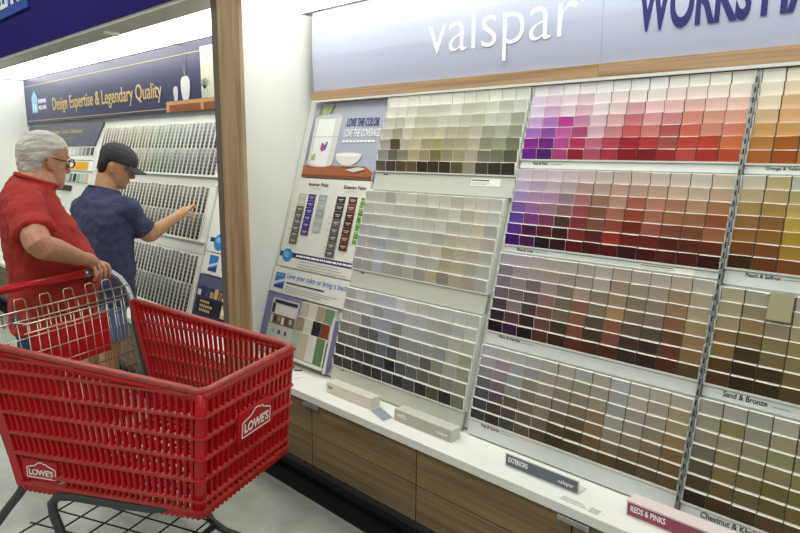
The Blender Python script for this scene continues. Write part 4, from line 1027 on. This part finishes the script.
limb(b, [A.W(-.02, .10, 1.365), A.W(-.03, .20, 1.365), A.W(-.045, .235, 1.24), A.W(-.05, .245, 1.16)], [.088, .082, .074, .072], 18)
sculpt(b, 'shirt', M['shirt_red'], man, .008, 5, .034, .075)
b = MB(); b.tube([A.W(.024+.080*math.cos(2*PI*k/24), .084*math.sin(2*PI*k/24), 1.470-.028*math.cos(2*PI*k/24)) for k in range(24)], .010, 8, closed=True); b.build('collar', M['shirt_red'], man)
b = MB()
A.torso(b, [(.78, .01, .135, .18), (.86, .015, .145, .188), (.94, .02, .14, .185)])
for sd in (-1, 1): limb(b, [A.W(.0, sd*.085, .84), A.W(-.02, .04+sd*.10, .70), A.W(-.03, .09+sd*.102, .50), A.W(-.05, .14+sd*.106, .30), A.W(-.065, .19+sd*.11, .075)], [.105, .098, .082, .078, .072], 16)
sculpt(b, 'trousers', M['denim_dark'], man, .009, 4)
def shoe(fig, x, y, parent, yaw=0.):
    b = MB(); rows = [(-.085, .030, .055), (-.07, .038, .085), (-.02, .042, .09), (.05, .045, .075), (.11, .048, .055), (.15, .045, .042), (.175, .032, .032), (.185, .015, .022)]
    rings = []
    for dx, w, h in rows:
        rr = []
        for k in range(12):
            t_ = 2*PI*k/12; rr.append(fig.W(x+dx, y+w*math.cos(t_), h/2+(h/2)*math.sin(t_)*(1 if math.sin(t_) > 0 else .98)))
        rings.append(rr)
    b.loft(rings); return b.build('shoe', M['shoe'], parent)
for sd in (-1, 1): shoe(A, -.08, .19+sd*.11, man)
# hair: back and sides, thin on the crown
b = MB()
b.loft(hd.rings([(-.098, -.045, -.072, .040), (-.08, -.030, -.084, .056), (-.045, -.018, -.096, .068), (-.015, -.010, -.104, .077), (.008, .020, -.109, .081), (.03, .050, -.112, .083), (.055, .084, -.112, .084), (.08, .084, -.103, .078), (.104, .066, -.082, .062), (.121, .032, -.05, .038), (.127, .0, -.02, .016)], 26))
sculpt(b, 'hair', M['hair_grey'], man, .0055, 2, .010, .018)
# spectacles
t = MB()
for sd in (-1, 1):
    cs = [hd.P(.106-.004*abs(math.sin(a)), sd*.034+.024*math.cos(a), .002+.019*math.sin(a)) for a in [2*PI*k/18 for k in range(18)]]
    t.tube(cs, .0028, 8, closed=True)
    t.tube([hd.P(.104, sd*.058, .006), hd.P(.085, sd*.074, .008), hd.P(.03, sd*.083, .006), hd.P(-.012, sd*.086, .010), hd.P(-.032, sd*.084, -.006)], .0026, 8)
t.tube([hd.P(.108, -.011, .006), hd.P(.112, 0, .009), hd.P(.108, .011, .006)], .0026, 8)
gl = lab(t.build('spectacles', M['frame'], man), 'black framed spectacles')
for sd in (-1, 1):
    t = MB(); t.tube([hd.P(.1045, sd*.034, .002), hd.P(.1055, sd*.034, .002)], .0205, 16); t.build('lens', M['lens'], gl)
hd.eyes(man)

# --- man in the dark cap reaching for a colour strip
B = Fig((-3.905, 1.462, 0), 92)
man2 = thing('person', 'man in dark cap and navy T-shirt reaching towards the grey colour strips', 'person', (B.o.x, B.o.y, 0))
h2 = Head((-3.893, 1.583, 1.512), 54, 22, 1.0)
b = MB(); h2.skull(b)
limb(b, [B.W(.01, 0, 1.29), B.W(.05, 0, 1.37), h2.P(-.03, 0, -.06), h2.P(-.02, 0, .0)], [.078, .066, .060, .058], 18)
B.torso(b, [(.74, .0, .125, .165), (.88, .0, .125, .165), (1.0, .01, .12, .17), (1.12, .02, .12, .185), (1.22, .02, .11, .180), (1.29, .02, .080, .12), (1.34, .03, .060, .07)])
S2, E2, W2, T2 = V(-3.735, 1.545, 1.275), V(-3.785, 1.700, 1.095), V(-3.795, 1.902, 1.200), V(-3.838, 2.022, 1.262)
limb(b, [B.W(.01, -.10, 1.27), S2, S2*.5+E2*.5+V(.01, 0, -.005), E2, E2*.65+W2*.35, W2], [.06, .056, .049, .043, .042, .028], 16)
d2 = (T2-W2).normalized(); sdv = d2.cross(V(0, 0, 1)).normalized(); upv = sdv.cross(d2)
k0 = W2+d2*.075
limb(b, [W2-d2*.02, W2+d2*.02, W2+d2*.05, k0], [.028, .029, .031, .022], 14)
for i, (o_, ln) in enumerate(((-.030, .80), (-.010, .95), (.011, 1.), (.031, .92))):
    kk = k0+sdv*o_+upv*.006; limb(b, [W2+d2*.02+sdv*o_*.5, kk], [.016, .012], 10)
    finger(b, [kk, kk+d2*.036*ln+upv*(.004-.005*(3-i)), kk+d2*.058*ln-upv*(.012+.004*(3-i)), kk+d2*.066*ln-upv*(.030+.004*(3-i))], .0092)
finger(b, [W2+d2*.025+sdv*.022-upv*.01, W2+d2*.055+sdv*.036-upv*.03, W2+d2*.085+sdv*.030-upv*.036, W2+d2*.108+sdv*.018-upv*.032], .0105)
limb(b, [B.W(.01, .10, 1.27), B.W(.0, .20, 1.25), B.W(.0, .245, 1.09), B.W(.0, .25, 1.0), B.W(.09, .235, .92), B.W(.16, .20, .86)], [.066, .058, .05, .045, .04, .028], 14)
lw = B.W(.16, .20, .86); limb(b, [lw, B.W(.19, .18, .84), B.W(.215, .165, .825)], [.028, .034, .024], 12)
for i in range(4): finger(b, [B.W(.21, .185-.018*i, .825), B.W(.235, .175-.018*i, .80), B.W(.235, .17-.017*i, .772), B.W(.222, .168-.016*i, .752)], .009)
finger(b, [B.W(.185, .165, .835), B.W(.215, .14, .82), B.W(.235, .135, .80), B.W(.24, .135, .78)], .0105)
for sd in (-1, 1): limb(b, [B.W(-.02, sd*.09, .82), B.W(-.03, sd*.10, .66), B.W(-.03, sd*.10, .46), B.W(-.055, sd*.105, .32), B.W(-.065, sd*.11, .09)], [.088, .078, .056, .059, .037], 14)
sculpt(b, 'body', M['skin'], man2, .0045, 2)
b = MB()
B.torso(b, [(.70, .0, .155, .205), (.705, .0, .158, .208), (.82, .0, .158, .207), (.96, .01, .150, .206), (1.08, .02, .145, .212), (1.18, .02, .142, .224), (1.25, .018, .130, .214), (1.298, .02, .116, .182), (1.332, .028, .100, .138, .1), (1.358, .038, .086, .100, .2), (1.376, .044, .080, .086, .28)])
H2 = S2+(E2-S2)*.78
limb(b, [B.W(.01, -.10, 1.25), S2+V(0, 0, .0), (S2+H2)/2, H2], [.080, .074, .068, .066], 18)
limb(b, [B.W(.01, .10, 1.25), B.W(.0, .20, 1.25), B.W(.0, .24, 1.13), B.W(.0, .25, 1.05)], [.082, .078, .072, .070], 18)
sculpt(b, 'shirt', M['shirt_navy'], man2, .008, 5, .034, .075)
b = MB(); b.tube([B.W(.044+.080*math.cos(2*PI*k/24), .086*math.sin(2*PI*k/24), 1.376-.0224*math.cos(2*PI*k/24)) for k in range(24)], .007, 8, closed=True); b.build('collar', M['shirt_navy'], man2)
b = MB()
B.torso(b, [(.68, -.01, .14, .185), (.76, -.01, .145, .188), (.85, 0, .138, .182)])
for sd in (-1, 1): limb(b, [B.W(-.02, sd*.085, .78), B.W(-.03, sd*.10, .66), B.W(-.03, sd*.105, .50)], [.108, .104, .098], 16)
sculpt(b, 'shorts', M['denim'], man2, .009, 3)
for sd in (-1, 1): shoe(B, -.085, sd*.11, man2)
b = MB(); b.loft(h2.rings([(-.075, -.03, -.078, .050), (-.055, -.022, -.090, .064), (-.03, -.018, -.098, .075), (-.005, -.008, -.102, .079), (.02, .020, -.104, .080), (.04, .05, -.104, .080), (.06, .05, -.098, .075)], 24))
sculpt(b, 'hair', M['hair_dark'], man2, .005, 2, .006, .012)
b = MB(); b.loft(h2.rings([(.026, .092, -.105, .083), (.03, .104, -.110, .0865), (.055, .107, -.113, .089), (.085, .098, -.108, .085), (.112, .072, -.088, .068), (.130, .036, -.056, .042), (.136, .004, -.022, .016)], 28, 2.1))
cp = sculpt(b, 'cap', M['cap'], man2, .005, 3)
b = MB(); rings = []
for i in range(9):
    f_ = i/8; rr = []
    for k in range(15):
        a = -1+2*k/14; x = .088+.086*f_*(1-.30*a*a)-.030*a*a; z = .036-.018*f_-.020*a*a
        rr.append((x, a*.074*(1-.12*f_*f_), z))
    rings.append(rr)
o = len(b.v)
for s_ in (0, 1):
    for rr in rings: b.v += [tuple(h2.P(x, y, z-(.004 if s_ else 0))) for x, y, z in rr]
nn = 15; tot = 9*nn
for i in range(8):
    for k in range(nn-1):
        q = o+i*nn+k; b.face([q, q+1, q+nn+1, q+nn], 0, None, True); q += tot; b.face([q, q+nn, q+nn+1, q+1], 0, None, True)
edge = [k for k in range(nn)]+[i*nn+nn-1 for i in range(1, 9)]+[8*nn+k for k in reversed(range(nn-1))]+[i*nn for i in reversed(range(1, 8))]
for a, c in zip(edge, edge[1:]+edge[:1]): b.face([o+a, o+c, o+tot+c, o+tot+a])
b.build('brim', M['cap'], cp)
h2.eyes(man2)
# ------------------------------------------------------------------ light: store lamps overhead, world as the bright store interior
w = bpy.data.worlds.new('store'); scene.world = w; w.use_nodes = True
w.node_tree.nodes['Background'].inputs[0].default_value = (*lin('#f3f4ee'), 1); w.node_tree.nodes['Background'].inputs[1].default_value = .33
def area(name, loc, rot, sx, sy, e, col='#fdfcf3'):
    l = bpy.data.lights.new(name, 'AREA'); l.shape = 'RECTANGLE'; l.size = sx; l.size_y = sy; l.energy = e; l.color = lin(col)
    o = bpy.data.objects.new(name, l); COL.objects.link(o); o.location = loc; o.rotation_euler = rot; return o
area('store_lamp', (-2.6, -.4, 4.6), (math.radians(12), 0, 0), 5.5, 1.2, 78)
area('store_lamp', (-6.2, -.6, 4.8), (math.radians(12), 0, 0), 4., 1.2, 60)
area('store_lamp', (1.2, -1.2, 4.8), (math.radians(20), 0, 0), 3.5, 1.2, 36)
vs = scene.view_settings
vs.view_transform = 'Standard'; vs.look = 'None'; vs.exposure = .08; vs.gamma = 1.; vs.use_curve_mapping = False
